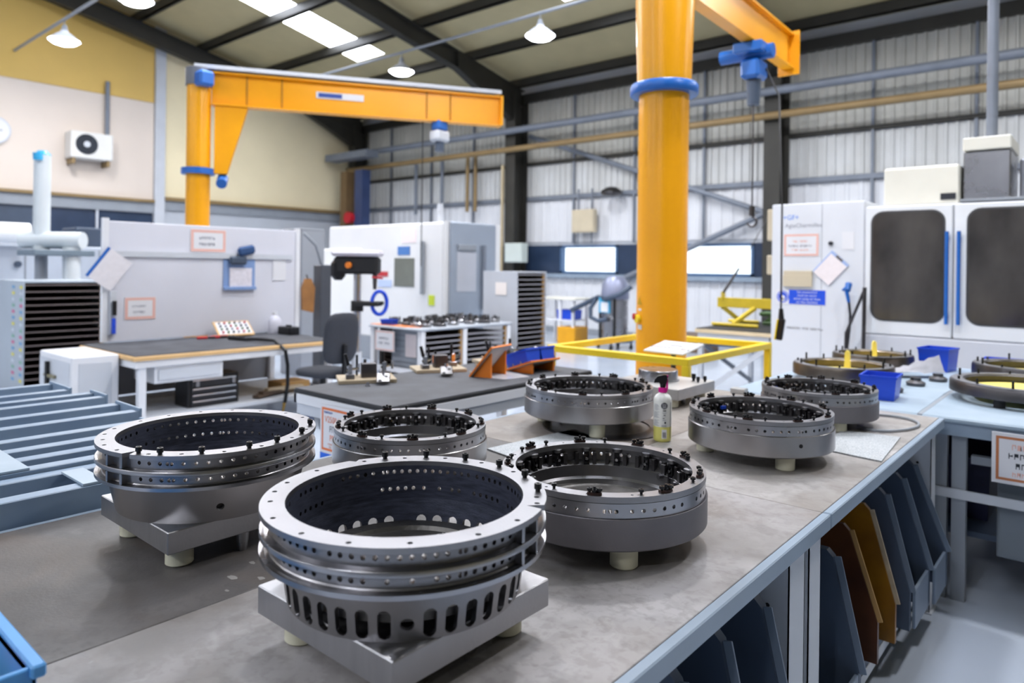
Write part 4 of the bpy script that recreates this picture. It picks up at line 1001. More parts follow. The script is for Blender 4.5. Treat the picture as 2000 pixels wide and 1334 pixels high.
sign('checking_sign', 'orange-bordered notice hanging on the front of the pale blue bench', (-.19, 3.976, .745), .48, .235, 'y',
     [('~xxxxxxxxx', .034, .055, INKOL, -.06), ('~xxxxx', .036, .014, INKK, -.11), ('~xxxxxxxx', .036, -.03, INKK, -.05), ('~xxxxxxxxx', .03, -.07, INKOL, -.07)], ink=M('brown_orange_ink', 'b8734a', .6, 0, 0))
DKB = M('dark_blue_crate', '10143a', .5, 0, .1, 5)
for (x, lb) in ((-1.5, 'dark blue crate on the shelf at the left end of the pale blue bench'), (-.92, 'dark blue crate on the shelf beside the grey cabinet')):
    bin_('shelf_crate', lb, (x + .2, 4.9, .281), (0, 0, 0), .46, .8, .32, DKB, 'dark crates under the pale blue bench')
# rings on the pale blue bench
def flat_ring(label, cx, cy, r, zb, h, mt, rot=0., yel=True, tall=.12):
    t = thing('bare_ring', label, 'ring', (cx, cy, BZ), R(rot), 'flat rings on the pale blue bench')
    z0 = zb - BZ
    G().lathe([(r * .8, z0), (r, z0), (r * 1.0, z0 + h * .8), (r * .985, z0 + h), (r * .82, z0 + h), (r * .8, z0 + h * .9)], 96, closed=True).obj('ring', mt, t)
    G().lathe([(r * .83, z0 + h), (r * .97, z0 + h), (r * .97, z0 + h + .004), (r * .83, z0 + h + .004)], 96, closed=True).obj('top_face', STEELT, t)
    for k in range(12):
        a = TAU * k / 12 + .2; G().cyl(pol(r * .9, a, z0 + h + .004), pol(r * .9, a, z0 + h + .02 + .012 * (k % 3)), .006, n=8).obj('stud', BLACK, t)
    for a in (0, 120, 240): G().cyl(pol(r * .85, R(a), 0), pol(r * .85, R(a), z0), .028, n=14).obj('foot', DARK, t)
    if yel:
        G().lathe([(.0, z0 + .008), (r * .72, z0 + .008), (r * .72, z0 + .022), (0, z0 + .022)], 48).obj('yellow_plate', YELLOW2, t)
        G().prism([(-.018, 0), (.018, 0), (.014, tall), (.006, tall + .014), (-.006, tall + .014), (-.014, tall)], 1, -.012, .012).obj('yellow_handle', YELLOW2, t).location = (0.02, .03, z0 + .02)
    return t
flat_ring('brownish flat ring with a yellow plate at the left of the pale blue bench', -1.33, 4.86, .30, .935, .07, BRONZE)
flat_ring('flat ring with a yellow handle at the back left of the pale blue bench', -1.35, 5.68, .27, .935, .065, BRONZE, 30)
flat_ring('dark flat ring with a yellow handle at the front of the pale blue bench', -.34, 4.76, .38, .945, .06, STEELD, 10, True, .1)
flat_ring('dark flat ring with a yellow handle at the back right of the pale blue bench', -.38, 5.58, .34, .945, .07, STEELD, 50, True, .1)
bin_('parts_bin', 'blue plastic bin standing behind the far clamp ring', (-.985, 4.335, BZ), (0, 0, R(4)), .18, .21, .13)
bin_('parts_bin', 'blue plastic bin at the back of the pale blue bench', (-.96, 5.86, BZ), (0, 0, R(-8)), .2, .22, .16)
bin_('parts_bin', 'long flat blue tray at the back right of the pale blue bench', (-.45, 6.02, BZ), (0, 0, 0), .5, .13, .1)
t = thing('rag', 'crumpled white cloth draped behind the flat rings', 'cloth', (-1.02, 5.35, BZ), R(40))
g = G(); n = 10; rr = random.Random(5)
g.add([(.17 * (i / n * 2 - 1), .07 * (j / n * 2 - 1), .03 + .11 * (i / n) * (1 - abs(j / n * 2 - 1)) + rr.uniform(0, .015)) for j in range(n + 1) for i in range(n + 1)], [(j * (n + 1) + i, j * (n + 1) + i + 1, (j + 1) * (n + 1) + i + 1, (j + 1) * (n + 1) + i) for j in range(n) for i in range(n)]).obj('cloth', M('grey_cloth', 'a9a9b0', .8, 0, .08, 20), t)
for k, (x, y) in enumerate(((-.93, 4.95), (-.98, 4.6), (-.86, 5.25))):
    tag(G().lathe([(0, 0), (.05, 0), (.055, .02), (.03, .035), (.03, .05), (0, .05)], 20, (x, y, BZ)).obj('machined_hub', STEELD, loc=(x, y, BZ)), ['small dark machined hub beside the brownish ring', 'small dark machined hub behind the blue bin', 'small dark machined hub at mid depth of the pale blue bench'][k], 'hub', 'small hubs on the pale blue bench')

# ================================================================ machining centre at the right
CY = 8.0
cn = thing('machining_centre', 'large white machining centre with two dark door windows at the right', 'machine', (-1, 9.2, 0), world=True)
MW = M('machine_white', 'd6d9df', .38, 0, .03, 2); MW2 = M('machine_door_white', 'e3e6ea', .36, 0, .02, 2)
G().box(-2.96, -1.99, CY, 10.6, 0, 2.345, .01).obj('side_cabinet', MW, cn)
G().box(-1.985, 1.8, CY + .03, 10.6, 0, 2.28, .01).obj('housing', MW, cn)
G().box(-1.985, 1.8, CY - .06, CY + .028, 0, .955, .01).obj('skirt', M('machine_skirt', 'c9ccd4', .42, 0, .03, 2), cn)
def rrect(x0, x1, z0, z1, r, n=6):
    out = []
    for (cx, cz, a0) in ((x1 - r, z1 - r, 0), (x0 + r, z1 - r, 90), (x0 + r, z0 + r, 180), (x1 - r, z0 + r, 270)):
        for k in range(n + 1): a = R(a0 + 90 * k / n); out.append((cx + r * cos(a), cz + r * sin(a)))
    return out
DGL = M('door_glass_painted_reflections', '2b2826', .12, 0, .25, 1.6, col2='4f4b47', stretch=(1.5, 1, .8)); SEAL = M('rubber_seal', '3a3a3c', .6, 0, .1, 8)  # paler mottling in the glass colour stands in for reflections
for (x0, x1, w0, w1, hx) in ((-1.975, -1.195, -1.9, -1.275, -1.237), (-1.185, -.32, -1.06, -.42, -1.138), (-.31, .5, -.2, .4, -.25)):
    d = G().box(x0, x1, CY - .045, CY + .027, .962, 2.27, .012).obj('door', MW2, cn)
    G().prism(rrect(w0 - .02, w1 + .02, 1.10, 2.22, .12), 1, CY - .05, CY - .04).obj('window_seal', SEAL, d)
    G().prism(rrect(w0, w1, 1.12, 2.2, .1), 1, CY - .053, CY - .044).obj('window_pane', DGL, d)
    G().cyl((hx, CY - .085, 1.1), (hx, CY - .085, 2.0), .017, n=14).box(hx - .012, hx + .012, CY - .085, CY - .045, 1.15, 1.2).box(hx - .012, hx + .012, CY - .085, CY - .045, 1.9, 1.95).obj('handle', BLUEC, d)
G().box(-1.85, -1.17, CY + .15, CY + 1.0, 2.282, 2.68, .02).box(-1.84, -1.18, CY + .14, CY + .15, 2.29, 2.66, .005).obj('top_box', CREAMM, cn)
G().box(-1.33, -1.2, CY + .125, CY + .14, 2.33, 2.39).obj('dark_label', INKK, cn)
G().box(-1.15, -.765, CY + .2, CY + .9, 2.282, 2.79, .01).obj('extract_hood', STEELB, cn)
G().box(-1.155, -.76, CY + .19, CY + .91, 2.8, 2.93, .01).obj('hood_cap', CREAMM, cn)
G().cyl((-.95, CY + .5, 2.93), (-.95, CY + .5, 7.2), .05, n=12).obj('riser_pipe', STRUCT, cn)
G().box(-.7, 1.6, CY + .25, CY + 1.2, 2.282, 2.7, .02).obj('guard_box', M('guard_grey', '7d8088', .4, .4, .05, 3), cn)
G().box(-1.14, 1.6, CY - .03, CY + .1, 2.282, 2.31, .004).obj('door_track', MGREY, cn)
G().box(-2.42, -2.415, CY - .002, CY + .0, .02, 2.33).obj('panel_joint', MGREY, cn)
for y in (9.0, 9.8): G().box(-2.963, -2.96, y, y + .005, .02, 2.33).obj('panel_joint', MGREY, cn)
yy = CY - .0015
text('+GF+', .075, (-2.75, yy, 2.19), FACE_MY, M('logo_blue', '2f7fe0', .5, 0, 0), cn)
text('AgieCharmilles', .065, (-2.615, yy, 2.10), FACE_MY, INKG, cn)
text('MIKRON  VCE 1600 Pro', .036, (-2.59, yy, .965), FACE_MY, INKK, cn, w=1.05)
sg = G().box(-2.9, -2.365, CY - .004, CY, 1.225, 1.395).obj('ear_protection_sign', PAPER, cn)
G().box(-2.76, -2.372, CY - .0055, CY - .003, 1.232, 1.39).obj('sign_field', BLUES, sg)
for k, s_ in enumerate(('Ear protectors', 'must be worn', 'when using air lines', 'on this machine')): text(s_, .036, (-2.566, CY - .0062, 1.367 - k * .037), FACE_MY, PAPER, sg)
G().cyl((-2.828, CY - .0055, 1.31), (-2.828, CY - .003, 1.31), .066, n=28).obj('round_symbol', BLUES, sg)
G().lathe([(.048, 0), (.054, 0), (.054, .002), (.048, .002)], 28, closed=True).obj('symbol_ring', PAPER, sg, recalc=True).matrix_local = Matrix.Translation(Vector((-2.828, CY - .0058, 1.312)) - Vector((-1, 9.2, 0))) @ Matrix.Rotation(R(90), 4, 'X')
bpy.data.objects['symbol_ring'].data.transform(Matrix.Translation(Vector((-1, 9.2, 0)))) if WPART.get('ear_protection_sign') else None
G().cyl((-2.828, CY - .007, 1.30), (-2.828, CY - .005, 1.30), .026, n=18).box(-2.845, -2.811, CY - .007, CY - .005, 1.262, 1.29).obj('head_symbol', PAPER, sg)
sign('machine_notice', 'orange-bordered notice high on the white machining centre', (-2.635, CY - .004, 1.885), .38, .25, 'y', [('~xxx xxxxx', .03, .04, INKOL), ('~xxxxxx xxxxxxx', .03, -.01, INKG), ('~xxxx xxxxx', .03, -.055, INKOL)], ink=INKOL, border=.02, bw=.09)
tag(G().box(-2.21, -2.09, CY - .005, CY - .001, 1.83, 2.02).obj('paper_notice', PAPER, loc=(-2.15, CY, 1.9)), 'small plain paper notice on the white machining centre', 'notice')
t = thing('document_pocket', 'beige document pocket on the white machining centre', 'pocket', (-2.66, CY - .02, 1.43), world=True)
G().box(-2.815, -2.51, CY - .03, CY - .001, 1.43, 1.6, .004).box(-2.82, -2.505, CY - .034, CY - .03, 1.425, 1.55, .002).obj('pocket', WARMBOX, t)
t = thing('clipboard', 'clipboard hung by a corner on the white machining centre', 'clipboard', (-2.322, CY - .012, 1.635)); t.rotation_euler = (0, R(42), 0)
G().box(-.115, .115, -.004, .004, -.15, .15, .002).obj('board', M('pale_blue_board', '9fb4dc', .5, 0, .04, 5), t)
G().box(-.1, .115, -.0065, -.004, -.15, .12).obj('sheet', M('pinkish_paper', 'e8dfe0', .6, 0, .03, 20), t)
G().box(-.04, .04, -.012, -.004, .125, .148, .002).obj('clip', STEEL, t)
G().cyl((-2.322, CY - .03, 1.9), (-2.322, CY, 1.9), .022, n=12).obj('hook_magnet', INKK, cn)
t = thing('air_gun', 'blue air gun on a black hose in front of the machining centre', 'air gun', (-2.11, 7.85, 0), world=True)
G().cyl((-2.112, 7.85, 1.4), (-2.112, 7.9, 1.47), .03, .035, 12).cyl((-2.13, 7.86, 1.43), (-2.1, 7.86, 1.28), .022, .016, 10).cyl((-2.11, 7.86, 1.45), (-2.16, 7.84, 1.40), .014, n=8).obj('gun', BLUEC, t)
G().tube([(-2.1, 7.86, 1.28), (-2.085, 7.86, 1.15), (-2.09, 7.86, 1.0), (-2.11, 7.86, .8), (-2.12, 7.86, .4), (-2.2, 7.86, .03)], .013, 8).obj('hose', BLACK, t)
t = thing('support_stand', 'dark tubular stand with a slanted strut before the machining centre', 'stand', (-1.95, 7.8, 0), world=True)
G().cyl((-1.945, 7.8, 0), (-1.935, 7.8, 1.44), .02, n=12).obj('upright', STEELD, t)
G().cyl((-1.935, 7.8, 1.42), (-2.10, 7.8, .98), .015, n=10).cyl((-2.10, 7.8, .98), (-2.12, 7.8, 0), .022, n=10).obj('strut', STEELD, t)
G().cyl((-1.98, 7.8, 0), (-1.98, 7.8, .02), .12, n=24).obj('base', STEELD, t)
t = thing('pendant_control', 'black and yellow crane pendant hanging on a cable before the machining centre', 'pendant', (-2.33, 6.55, 1.0), world=True)
G().tube([(-2.335, 6.56, 1.24), (-2.34, 6.57, 2.2), (-2.5, 6.9, 3.3), (-2.82, 7.3, 3.78)], .009, 8).obj('cable', DARK, t)
G().cyl((-2.33, 6.555, 1.13), (-2.333, 6.558, 1.25), .03, .018, 12).obj('sleeve', BLACK, t)
G().obox((-2.335, 6.555, 1.06), (.055, .05, .2), Matrix.Rotation(R(8), 3, 'Y'), .008).obj('body', BLACK, t)
G().obox((-2.365, 6.54, 1.058), (.012, .052, .19), Matrix.Rotation(R(8), 3, 'Y'), .004).obj('side_grip', YELLOW, t)
tag(G().box(-3.13, -3.02, 8.3, 8.45, 1.95, 2.32, .01).box(-3.1, -3.04, 8.45, 8.6, 2.0, 2.28).box(-3.13, -3.03, 8.3, 8.5, 1.55, 1.78, .01).obj('switch_box', WARMBOX, loc=(-3.07, 8.4, 1.55)), 'beige switch boxes fixed to the left side of the machining centre', 'box')

# ================================================================ wood-topped table with yellow lifting frame
tb = thing('wood_table', 'light wood-edged table with a black top beside the machining centre', 'table', (-3.5, 8.9, 0), world=True)
tx0, tx1, ty0, ty1 = -3.92, -2.98, 8.07, 9.75
G().box(tx0, tx1, ty0, ty1, .83, .875, .003).obj('wood_top', M('birch_edge', 'e2cda8', .5, 0, .1, 4, stretch=(1, .2, 4)), tb)
G().box(tx0 + .01, tx1 - .01, ty0 + .012, ty1 - .01, .8755, .885).obj('black_mat', MATEDGE, tb)
G().box(tx0 + .03, tx1 - .03, ty0 + .02, ty0 + .06, .76, .829).box(tx0 + .03, tx0 + .07, ty0 + .06, ty1 - .02, .76, .829).obj('apron', LGREY, tb)
for x in (tx0 + .03, tx1 - .09):
    for y in (ty0 + .02, ty1 - .08): G().box(x, x + .06, y, y + .06, 0, .76, .003).box(x - .02, x + .08, y - .02, y + .08, 0, .008).obj('leg', LGREY, tb)
G().bar((tx0 + .06, ty0 + .06, .7), (tx0 + .06, ty1 - .06, .06), .012, .06).obj('brace', MGREY, tb)
G().bar((tx0 + .06, ty0 + .03, .06), (tx1 - .06, ty0 + .03, .7), .06, .012, up=(0, 1, 0)).obj('brace', LGREY, tb)
G().box(tx0 + .1, tx1 - .1, ty0 + .2, ty1 - .1, .66, .72).obj('blue_drawer', M('teal_blue', '24608c', .5, 0, .1, 5), tb)
lf = thing('lifting_frame', 'yellow steel lifting beam with splayed legs standing on the wood-edged table', 'lifting frame', (-3.5, 8.95, .886), world=True)
LY = M('lifting_yellow', 'd8bd2c', .4, 0, .12, 5)
G().bar((-4.03, 8.98, 1.17), (-3.02, 8.98, 1.17), .06, .13, .005).obj('beam', LY, lf)
G().box(-3.97, -3.95, 8.93, 9.03, 1.2, 1.31, .003).obj('lifting_eye', LY, lf)
G().bar((-3.98, 9.0, 1.11), (-3.86, 9.3, .915), .05, .05, .004).obj('leg', LY, lf)
G().bar((-3.52, 8.95, 1.11), (-3.66, 8.6, .915), .05, .05, .004).obj('leg', LY, lf)
G().cyl((-3.93, 8.58, .908), (-3.33, 8.58, .908), .022, n=12).obj('foot_bar', LY, lf)
G().cyl((-4.02, 9.3, .908), (-3.6, 9.3, .908), .022, n=12).obj('foot_bar', LY, lf)
G().cyl((-3.96, 8.98, 1.3), (-3.80, 9.1, 1.62), .02, .014, 10).obj('sling', STEELD, lf)
G().tube([(-3.8, 9.1, 1.62), (-3.5, 9.3, 2.3)], .005, 6).obj('sling_wire', STEELD, lf)
t = thing('green_vice', 'green cast machine vice on the wood-edged table', 'vice', (-3.32, 9.3, .886), world=True)
G().box(-3.5, -3.1, 9.15, 9.5, .886, .93, .01).prism([(-3.5, .93), (-3.1, .93), (-3.2, 1.0), (-3.42, 1.0)], 1, 9.2, 9.45).box(-3.56, -3.1, 9.2, 9.45, 1.0, 1.05, .01).obj('body', GREEN, t)
G().cyl((-3.25, 9.32, 1.05), (-3.25, 9.32, 1.12), .05, n=14).obj('spindle', STEELD, t)

# ================================================================ vacuum, trolley, yellow box by the window wall
v = thing('vacuum', 'tall steel industrial vacuum with black hose by the window wall', 'vacuum', (-7.55, 12.1, 0), world=True)
vc = (-7.6, 12.1, 0)
G().lathe([(0, .22), (.26, .22), (.26, .62), (.27, .63), (.26, .64), (.26, .98), (0, .98)], 36, vc).obj('drum', STEELB, v)
G().lathe([(0, .99), (.28, .99), (.28, 1.1), (.26, 1.28), (.2, 1.4), (.16, 1.44), (0, 1.45)], 36, vc).obj('motor_head', M('vacuum_grey', '8b90a8', .35, .3, .06, 5), v)
G().lathe([(.1, .14), (.36, .14), (.36, .19), (.1, .19)], 32, vc, closed=True).obj('base_ring', SLATE, v)
for a in (20, 110, 200, 290):
    q = pol(.33, R(a), 0); G().cyl((vc[0] + q[0], vc[1] + q[1], .0), (vc[0] + q[0], vc[1] + q[1], .14), .02, n=8).cyl((vc[0] + q[0] - .015, vc[1] + q[1], .045), (vc[0] + q[0] + .015, vc[1] + q[1], .045), .045, n=14).obj('castor', BLACK, v)
for a in (-160, -60): q = pol(.3, R(a), 0); G().box(vc[0] + q[0] - .02, vc[0] + q[0] + .02, vc[1] + q[1] - .02, vc[1] + q[1] + .02, .19, 1.05).obj('upright', BLACK, v)
G().box(vc[0] - .2, vc[0] + .06, vc[1] - .285, vc[1] - .265, .72, 1.02, .004).obj('label_panel', M('cyan_label', '3fa0c8', .5, 0, .1, 8), v)
G().box(vc[0] - .15, vc[0] + .02, vc[1] - .292, vc[1] - .285, .74, .93).obj('white_label', PAPER, v)
G().tube([(vc[0] - 1.0, 12.0, .72), (vc[0] - .6, 12.0, .9), (vc[0] - .3, 11.95, 1.02), (vc[0], 11.78, 1.0), (vc[0] + .3, 11.8, 1.1), (vc[0] + .42, 12.0, 1.25)], .05, 10).obj('hose', SLATE, v)
G().tube([(vc[0] - .32, 11.9, .98), (vc[0] - .42, 11.85, .8), (vc[0] - .38, 11.8, .62), (vc[0] - .2, 11.78, .56), (vc[0] - .02, 11.85, .6)], .045, 10).obj('inlet_hose', SLATE, v)
G().cyl((vc[0] - .02, 11.85, .6), (vc[0] + .02, 11.9, .6), .06, n=14).obj('inlet', STEELD, v)
tr = thing('white_trolley', 'small white trolley with cables by the window wall', 'trolley', (-8.95, 12.3, 0), world=True)
G().box(-9.5, -8.5, 12.0, 12.6, .93, .97, .004).obj('top', CREAMM, tr)
G().box(-9.45, -8.6, 12.02, 12.58, .48, .51).obj('shelf', WHITEP, tr)
for x in (-9.45, -8.95, -8.62):
    for y in (12.03, 12.53): G().box(x, x + .05, y, y + .05, 0.0, .93).obj('leg', WHITEP, tr)
bin_('parts_bin', 'blue plastic bin on the small white trolley', (-8.83, 12.25, .511), (0, 0, 0), .42, .34, .2)
tag(G().box(-8.98, -8.52, 12.02, 12.5, 0, .36, .01).obj('yellow_box', M('deep_yellow', 'e0a012', .45, 0, .06, 5), loc=(-8.75, 12.25, 0)), 'deep yellow box on the floor under the white trolley', 'box')
tag(G().tube([(-9.3, 11.8, .012), (-9.0, 11.7, .012), (-8.6, 11.85, .012), (-8.3, 12.1, .012), (-8.1, 12.6, .02), (-8.0, 13.2, .05), (-7.9, 13.6, .3)], .012, 6).obj('floor_cable', M('pale_cable', 'c9c2b4', .5, 0, .05, 5), loc=(-8.6, 12, 0)), 'pale cable snaking over the floor by the white trolley', 'cable')
tag(G().box(-6.6, -5.9, 12.6, 13.2, .0, .28, .01).box(-6.65, -5.85, 12.55, 13.25, .28, .34, .01).obj('wooden_crate', M('brown_crate', '6e5b4c', .6, 0, .15, 5), loc=(-6.25, 12.9, 0)), 'low brown crate behind the orange column', 'crate')
# fittings on the window wall
def wallbox(name, label, cat, x0, x1, z0, z1, d=.16, mt=WARMBOX):
    t = thing(name, label, cat, ((x0 + x1) / 2, YB - d / 2, z0), world=True)
    G().box(x0, x1, YB - d - .15, YB - .15, z0, z1, .01).obj('enclosure', mt, t)
    G().box(x0 + .03, x1 - .03, YB - d - .16, YB - d - .15, z0 + .03, z1 - .03, .004).obj('lid', mt, t)
    for x in (x0 + .12, x1 - .12): G().cyl((x, YB - .2, z1), (x, YB - .2, 3.5), .025, n=8).cyl((x, YB - .2, z0), (x, YB - .2, 2.2), .02, n=8).obj('conduit', STRUCT, t)
wallbox('junction_box', 'beige junction box with conduits left of the orange column', 'junction box', -9.98, -9.35, 2.45, 3.0)
t = thing('wall_fan', 'dark round wall lamp on the far wall left of the orange column', 'lamp', (-8.8, YB - .35, 3.3), world=True)
G().lathe([(0, .12), (.12, .1), (.24, .02), (.26, -.03), (.2, -.08), (0, -.1)], 24, (-8.8, YB - .4, 3.36)).obj('hood', STEELD, t)
G().cyl((-8.8, YB - .4, 3.4), (-8.8, YB - .06, 3.4), .03, n=8).obj('arm', STRUCT, t)
t = thing('grey_enclosure', 'pale grey box on the foot of the dark column beside the window', 'box', (-11.35, 13.45, 1.75), world=True)
G().box(-11.6, -11.05, 13.3, 13.55, 1.72, 2.2, .01).box(-11.57, -11.08, 13.29, 13.3, 1.75, 2.17).obj('enclosure', M('pale_green_grey', 'bfc8c4', .5, 0, .04, 3), t)
G().box(-11.92, -11.86, 13.5, 13.56, 0, 4.2).obj('pole', M('beige_pole', 'b8a888', .5, 0, .05, 4), t)
# ================================================================ tray racks
def tray_rack(name, label, x0, x1, y0, y1, z0, z1, n, face_mt, rim=TRAYE, side=LGREY, wood=CARD, group='tray racks'):
    """open-fronted rack, trays slide out towards +x; each tray edge is a part"""
    t = thing(name, label, 'tray rack', ((x0 + x1) / 2, (y0 + y1) / 2, 0), group=group, world=True)
    G().box(x0, x1, y0, y0 + .02, 0, z1, .002).obj('side_panel', side, t)
    G().box(x0, x1, y1 - .02, y1, 0, z1, .002).obj('side_panel', side, t)
    G().box(x0, x0 + .015, y0 + .02, y1 - .02, 0, z1).obj('back_panel', face_mt, t)
    G().box(x0 + .015, x1, y0 + .02, y1 - .02, z1 - .02, z1 - .0).obj('top_panel', side, t)
    G().box(x1 - .06, x1 - .02, y1 - .06, y1 - .021, z0, z1 - .02).obj('wood_batten', wood, t)
    for k in range(n):
        z = z0 + (z1 - .05 - z0) * k / (n - 1)
        g = G().box(x0 + .016, x1 - .004, y0 + .022, y1 - .022, z, z + .006, mi=1).box(x1 - .012, x1 - .002, y0 + .022, y1 - .022, z - .004, z + .010, mi=0)
        g.obj('tray', [rim, face_mt], t)
    return t
rk = tray_rack('tray_rack', 'dark brown tray rack with stickers at the left edge', -10.45, -9.5, 2.52, 3.40, .15, 1.37, 16, BROWNW, M('dark_tray_edge', '6a5f5c', .5, 0, .08, 5), M('sticker_side_grey', 'aab4be', .5, 0, .05, 3))
cols = ('d8d06a', '6fa0c8', 'c86a90', '86b0a0', 'c8d0d8')
for k in range(16):
    for s_, yx in enumerate((-9.56, -9.85)):
        G().box(yx - .05, yx + .05, 2.517, 2.5195, .2 + k * .072, .235 + k * .072).obj('sticker', M('sticker_' + cols[(k + s_) % 5], cols[(k + s_) % 5], .6, 0, 0), rk)
tray_rack('tray_rack', 'tall grey tray rack with many trays at the centre', -7.08, -6.43, 7.65, 8.33, .1, 1.54, 21, BROWNW, TRAYE, M('rack_side_grey', 'b4b8c0', .5, 0, .04, 3))
tag(G().box(-6.83, -6.62, 7.64, 7.648, 1.2, 1.38).obj('rack_notice', M('pale_notice', 'e4dcd8', .6, 0, 0), loc=(-6.72, 7.645, 1.2)), 'small pale notice on the side of the tall grey tray rack', 'notice')

# tray table with rows of trays under its top
tt = thing('tray_table', 'grey steel table with trays stacked under its top, at the centre', 'table', (-6.78, 6.55, 0), world=True)
ux0, ux1, uy0, uy1 = -7.27, -6.27, 5.70, 7.38
G().box(ux0, ux1, uy0, uy1, .815, .85, .012).obj('top', M('table_grey', 'a7adb6', .4, 0, .05, 3), tt)
for x in (ux0 + .02, ux1 - .09):
    for y in (uy0 + .02, 6.44, uy1 - .09): G().box(x, x + .07, y, y + .07, 0, .815, .003).obj('leg', WHITEP, tt)
G().box(ux0 + .03, ux1 - .03, uy0 + .03, uy0 + .06, .28, .34).obj('rail', WHITEP, tt)
G().box(ux0 + .35, ux1 - .1, uy0 + .1, uy0 + .12, .3, .8).obj('end_panel', MGREY, tt)
for (a, b) in ((uy0 + .1, 6.43), (6.52, uy1 - .1)):
    G().box(ux0 + .1, ux0 + .12, a, b, .1, .8).obj('back_panel', BROWNW, tt)
    G().box(ux1 - .07, ux1 - .03, b - .03, b - .005, .12, .8).obj('wood_batten', CARD, tt)
    for k in range(10):
        z = .14 + k * .066
        G().box(ux0 + .12, ux1 - .03, a, b - .03, z, z + .006, mi=1).box(ux1 - .035, ux1 - .025, a, b - .03, z - .007, z + .013, mi=0).obj('tray', [TRAYE, BROWNW], tt)
sign('table_notice', 'orange-bordered notice on the end of the tray table', (-6.94, uy0 - .003, .66), .37, .25, 'y', [('~xxxxxxxx', .04, .03, INKG), ('~xxxx xxxx', .04, -.03, INKG)], ink=INKOL, border=.03, bw=.05)
tag(G().box(-6.66, -6.46, 5.794, 5.798, .48, .76).obj('pale_notice', M('pale_notice2', 'dcd0d0', .6, 0, 0), loc=(-6.56, 5.8, .48)), 'second pale notice on the dark end panel of the tray table', 'notice')
# assorted machined rings and hubs on the tray table
rr = random.Random(11)
spots = [(-7.05 + .2 * i + rr.uniform(-.04, .04), 5.95 + .25 * j + rr.uniform(-.05, .05)) for j in range(6) for i in range(4)]
for k, (x, y) in enumerate(spots):
    t = thing('machined_hub', 'machined steel hub on the tray table, %s row back, %s from the left' % (ORD[k // 4], ORD[k % 4]), 'hub', (x, y, .85), rr.uniform(0, 3), 'hubs on the tray table')
    s_ = rr.uniform(.7, 1.15)
    G().lathe([(.03 * s_, 0), (.085 * s_, 0), (.085 * s_, .03), (.05 * s_, .05), (.045 * s_, .09), (.03 * s_, .09)], 20, closed=True).obj('body', (STEEL, STEELD, STEELB)[k % 3], t)
    for j in range(4): G().cyl(pol(.065 * s_, j * PI / 2, .03), pol(.065 * s_, j * PI / 2, .075 + .02 * (j % 2)), .008, n=8).obj('stud', BLACK, t)
bin_('parts_bin', 'small blue bin at the front of the tray table', (-6.98, 5.8, .85), (0, 0, .1), .2, .12, .07)
tag(G().prism([(-7.25, 5.72), (-6.6, 5.715), (-6.4, 5.82), (-6.9, 5.86), (-7.22, 5.84)], 2, .8505, .858).obj('orange_sheet', ORANGE2, loc=(-6.9, 5.78, .85)), 'thin orange board lying at the front of the tray table', 'board')

# white machine behind
mz = thing('milling_machine', 'white milling machine with a grey sliding door behind the tray table', 'machine', (-9.7, 8.8, 0), world=True)
mx1, my0 = -7.95, 7.67
MWH = M('mill_white', 'dfe0e2', .4, 0, .03, 2)
G().box(-11.0, mx1 - .02, my0 + .02, 8.98, 0, 2.3, .03).obj('enclosure', MWH, mz)
G().box(-11.55, -10.0, my0 - .02, 8.9, .42, 1.9, .03).obj('side_guard', M('mill_guard_white', 'e6e7e6', .45, 0, .02, 2), mz)
G().box(-11.5, -8.0, my0 - .01, my0 + .03, 0, .4, .01).obj('plinth', MGREY, mz)
G().box(-9.13, -8.64, my0 + .005, my0 + .021, 1.26, 1.73, .004).obj('control_screen', M('dim_screen', '6f726a', .25, 0, .1, 3), mz)
G().cyl((-8.4, my0 - .03, 1.15), (-8.4, my0 - .03, 2.0), .035, n=12).obj('handle_bar', MGREY, mz)
G().box(-8.28, -8.16, my0 + .0, my0 + .02, .98, 1.14).obj('lime_tag', M('lime_tag', 'c8d83a', .5, 0, .05, 6), mz)
GD = M('grey_blue_door', '9aa4b2', .35, .2, .05, 2)
G().prism([(my0 + .02, 0), (9.0, 0), (9.0, 2.31), (my0 + .02, 2.31)], 0, mx1 - .02, mx1).obj('front_panel', MWH, mz)
G().box(mx1, mx1 + .05, 7.78, 8.85, .45, 2.31, .04).obj('sliding_door', GD, mz)
G().box(mx1 + .048, mx1 + .056, 7.92, 8.36, 1.2, 1.84, .003).obj('door_window', M('frosted_window', 'b6bac4', .3, 0, .05, 2), mz)
G().box(mx1 + .05, mx1 + .09, 7.92, 8.33, 1.86, 1.95, .004).obj('door_ledge', MGREY, mz)
G().cyl((mx1 + .1, 8.5, .9), (mx1 + .1, 8.5, 1.95), .03, n=12).obj('handle_bar', STRUCT, mz)
G().cyl((-8.35, my0 + .3, 2.3), (-8.35, my0 + .3, 2.62), .05, n=14).obj('beacon', LGREY, mz)
for k, (x0, x1, z0, z1, c) in enumerate(((-9.05, -8.75, 1.78, 1.92, '4a78b8'), (-9.7, -9.3, 1.42, 1.5, 'b8343a'), (-9.55, -9.2, 1.24, 1.36, 'b8c8e8'), (-8.95, -8.6, 1.98, 2.2, 'ecdfe2'))):
    G().box(x0, x1, my0 + .008, my0 + .0205, z0, z1).obj('sticker', M('mill_sticker_%d' % k, c, .6, 0, 0), mz)

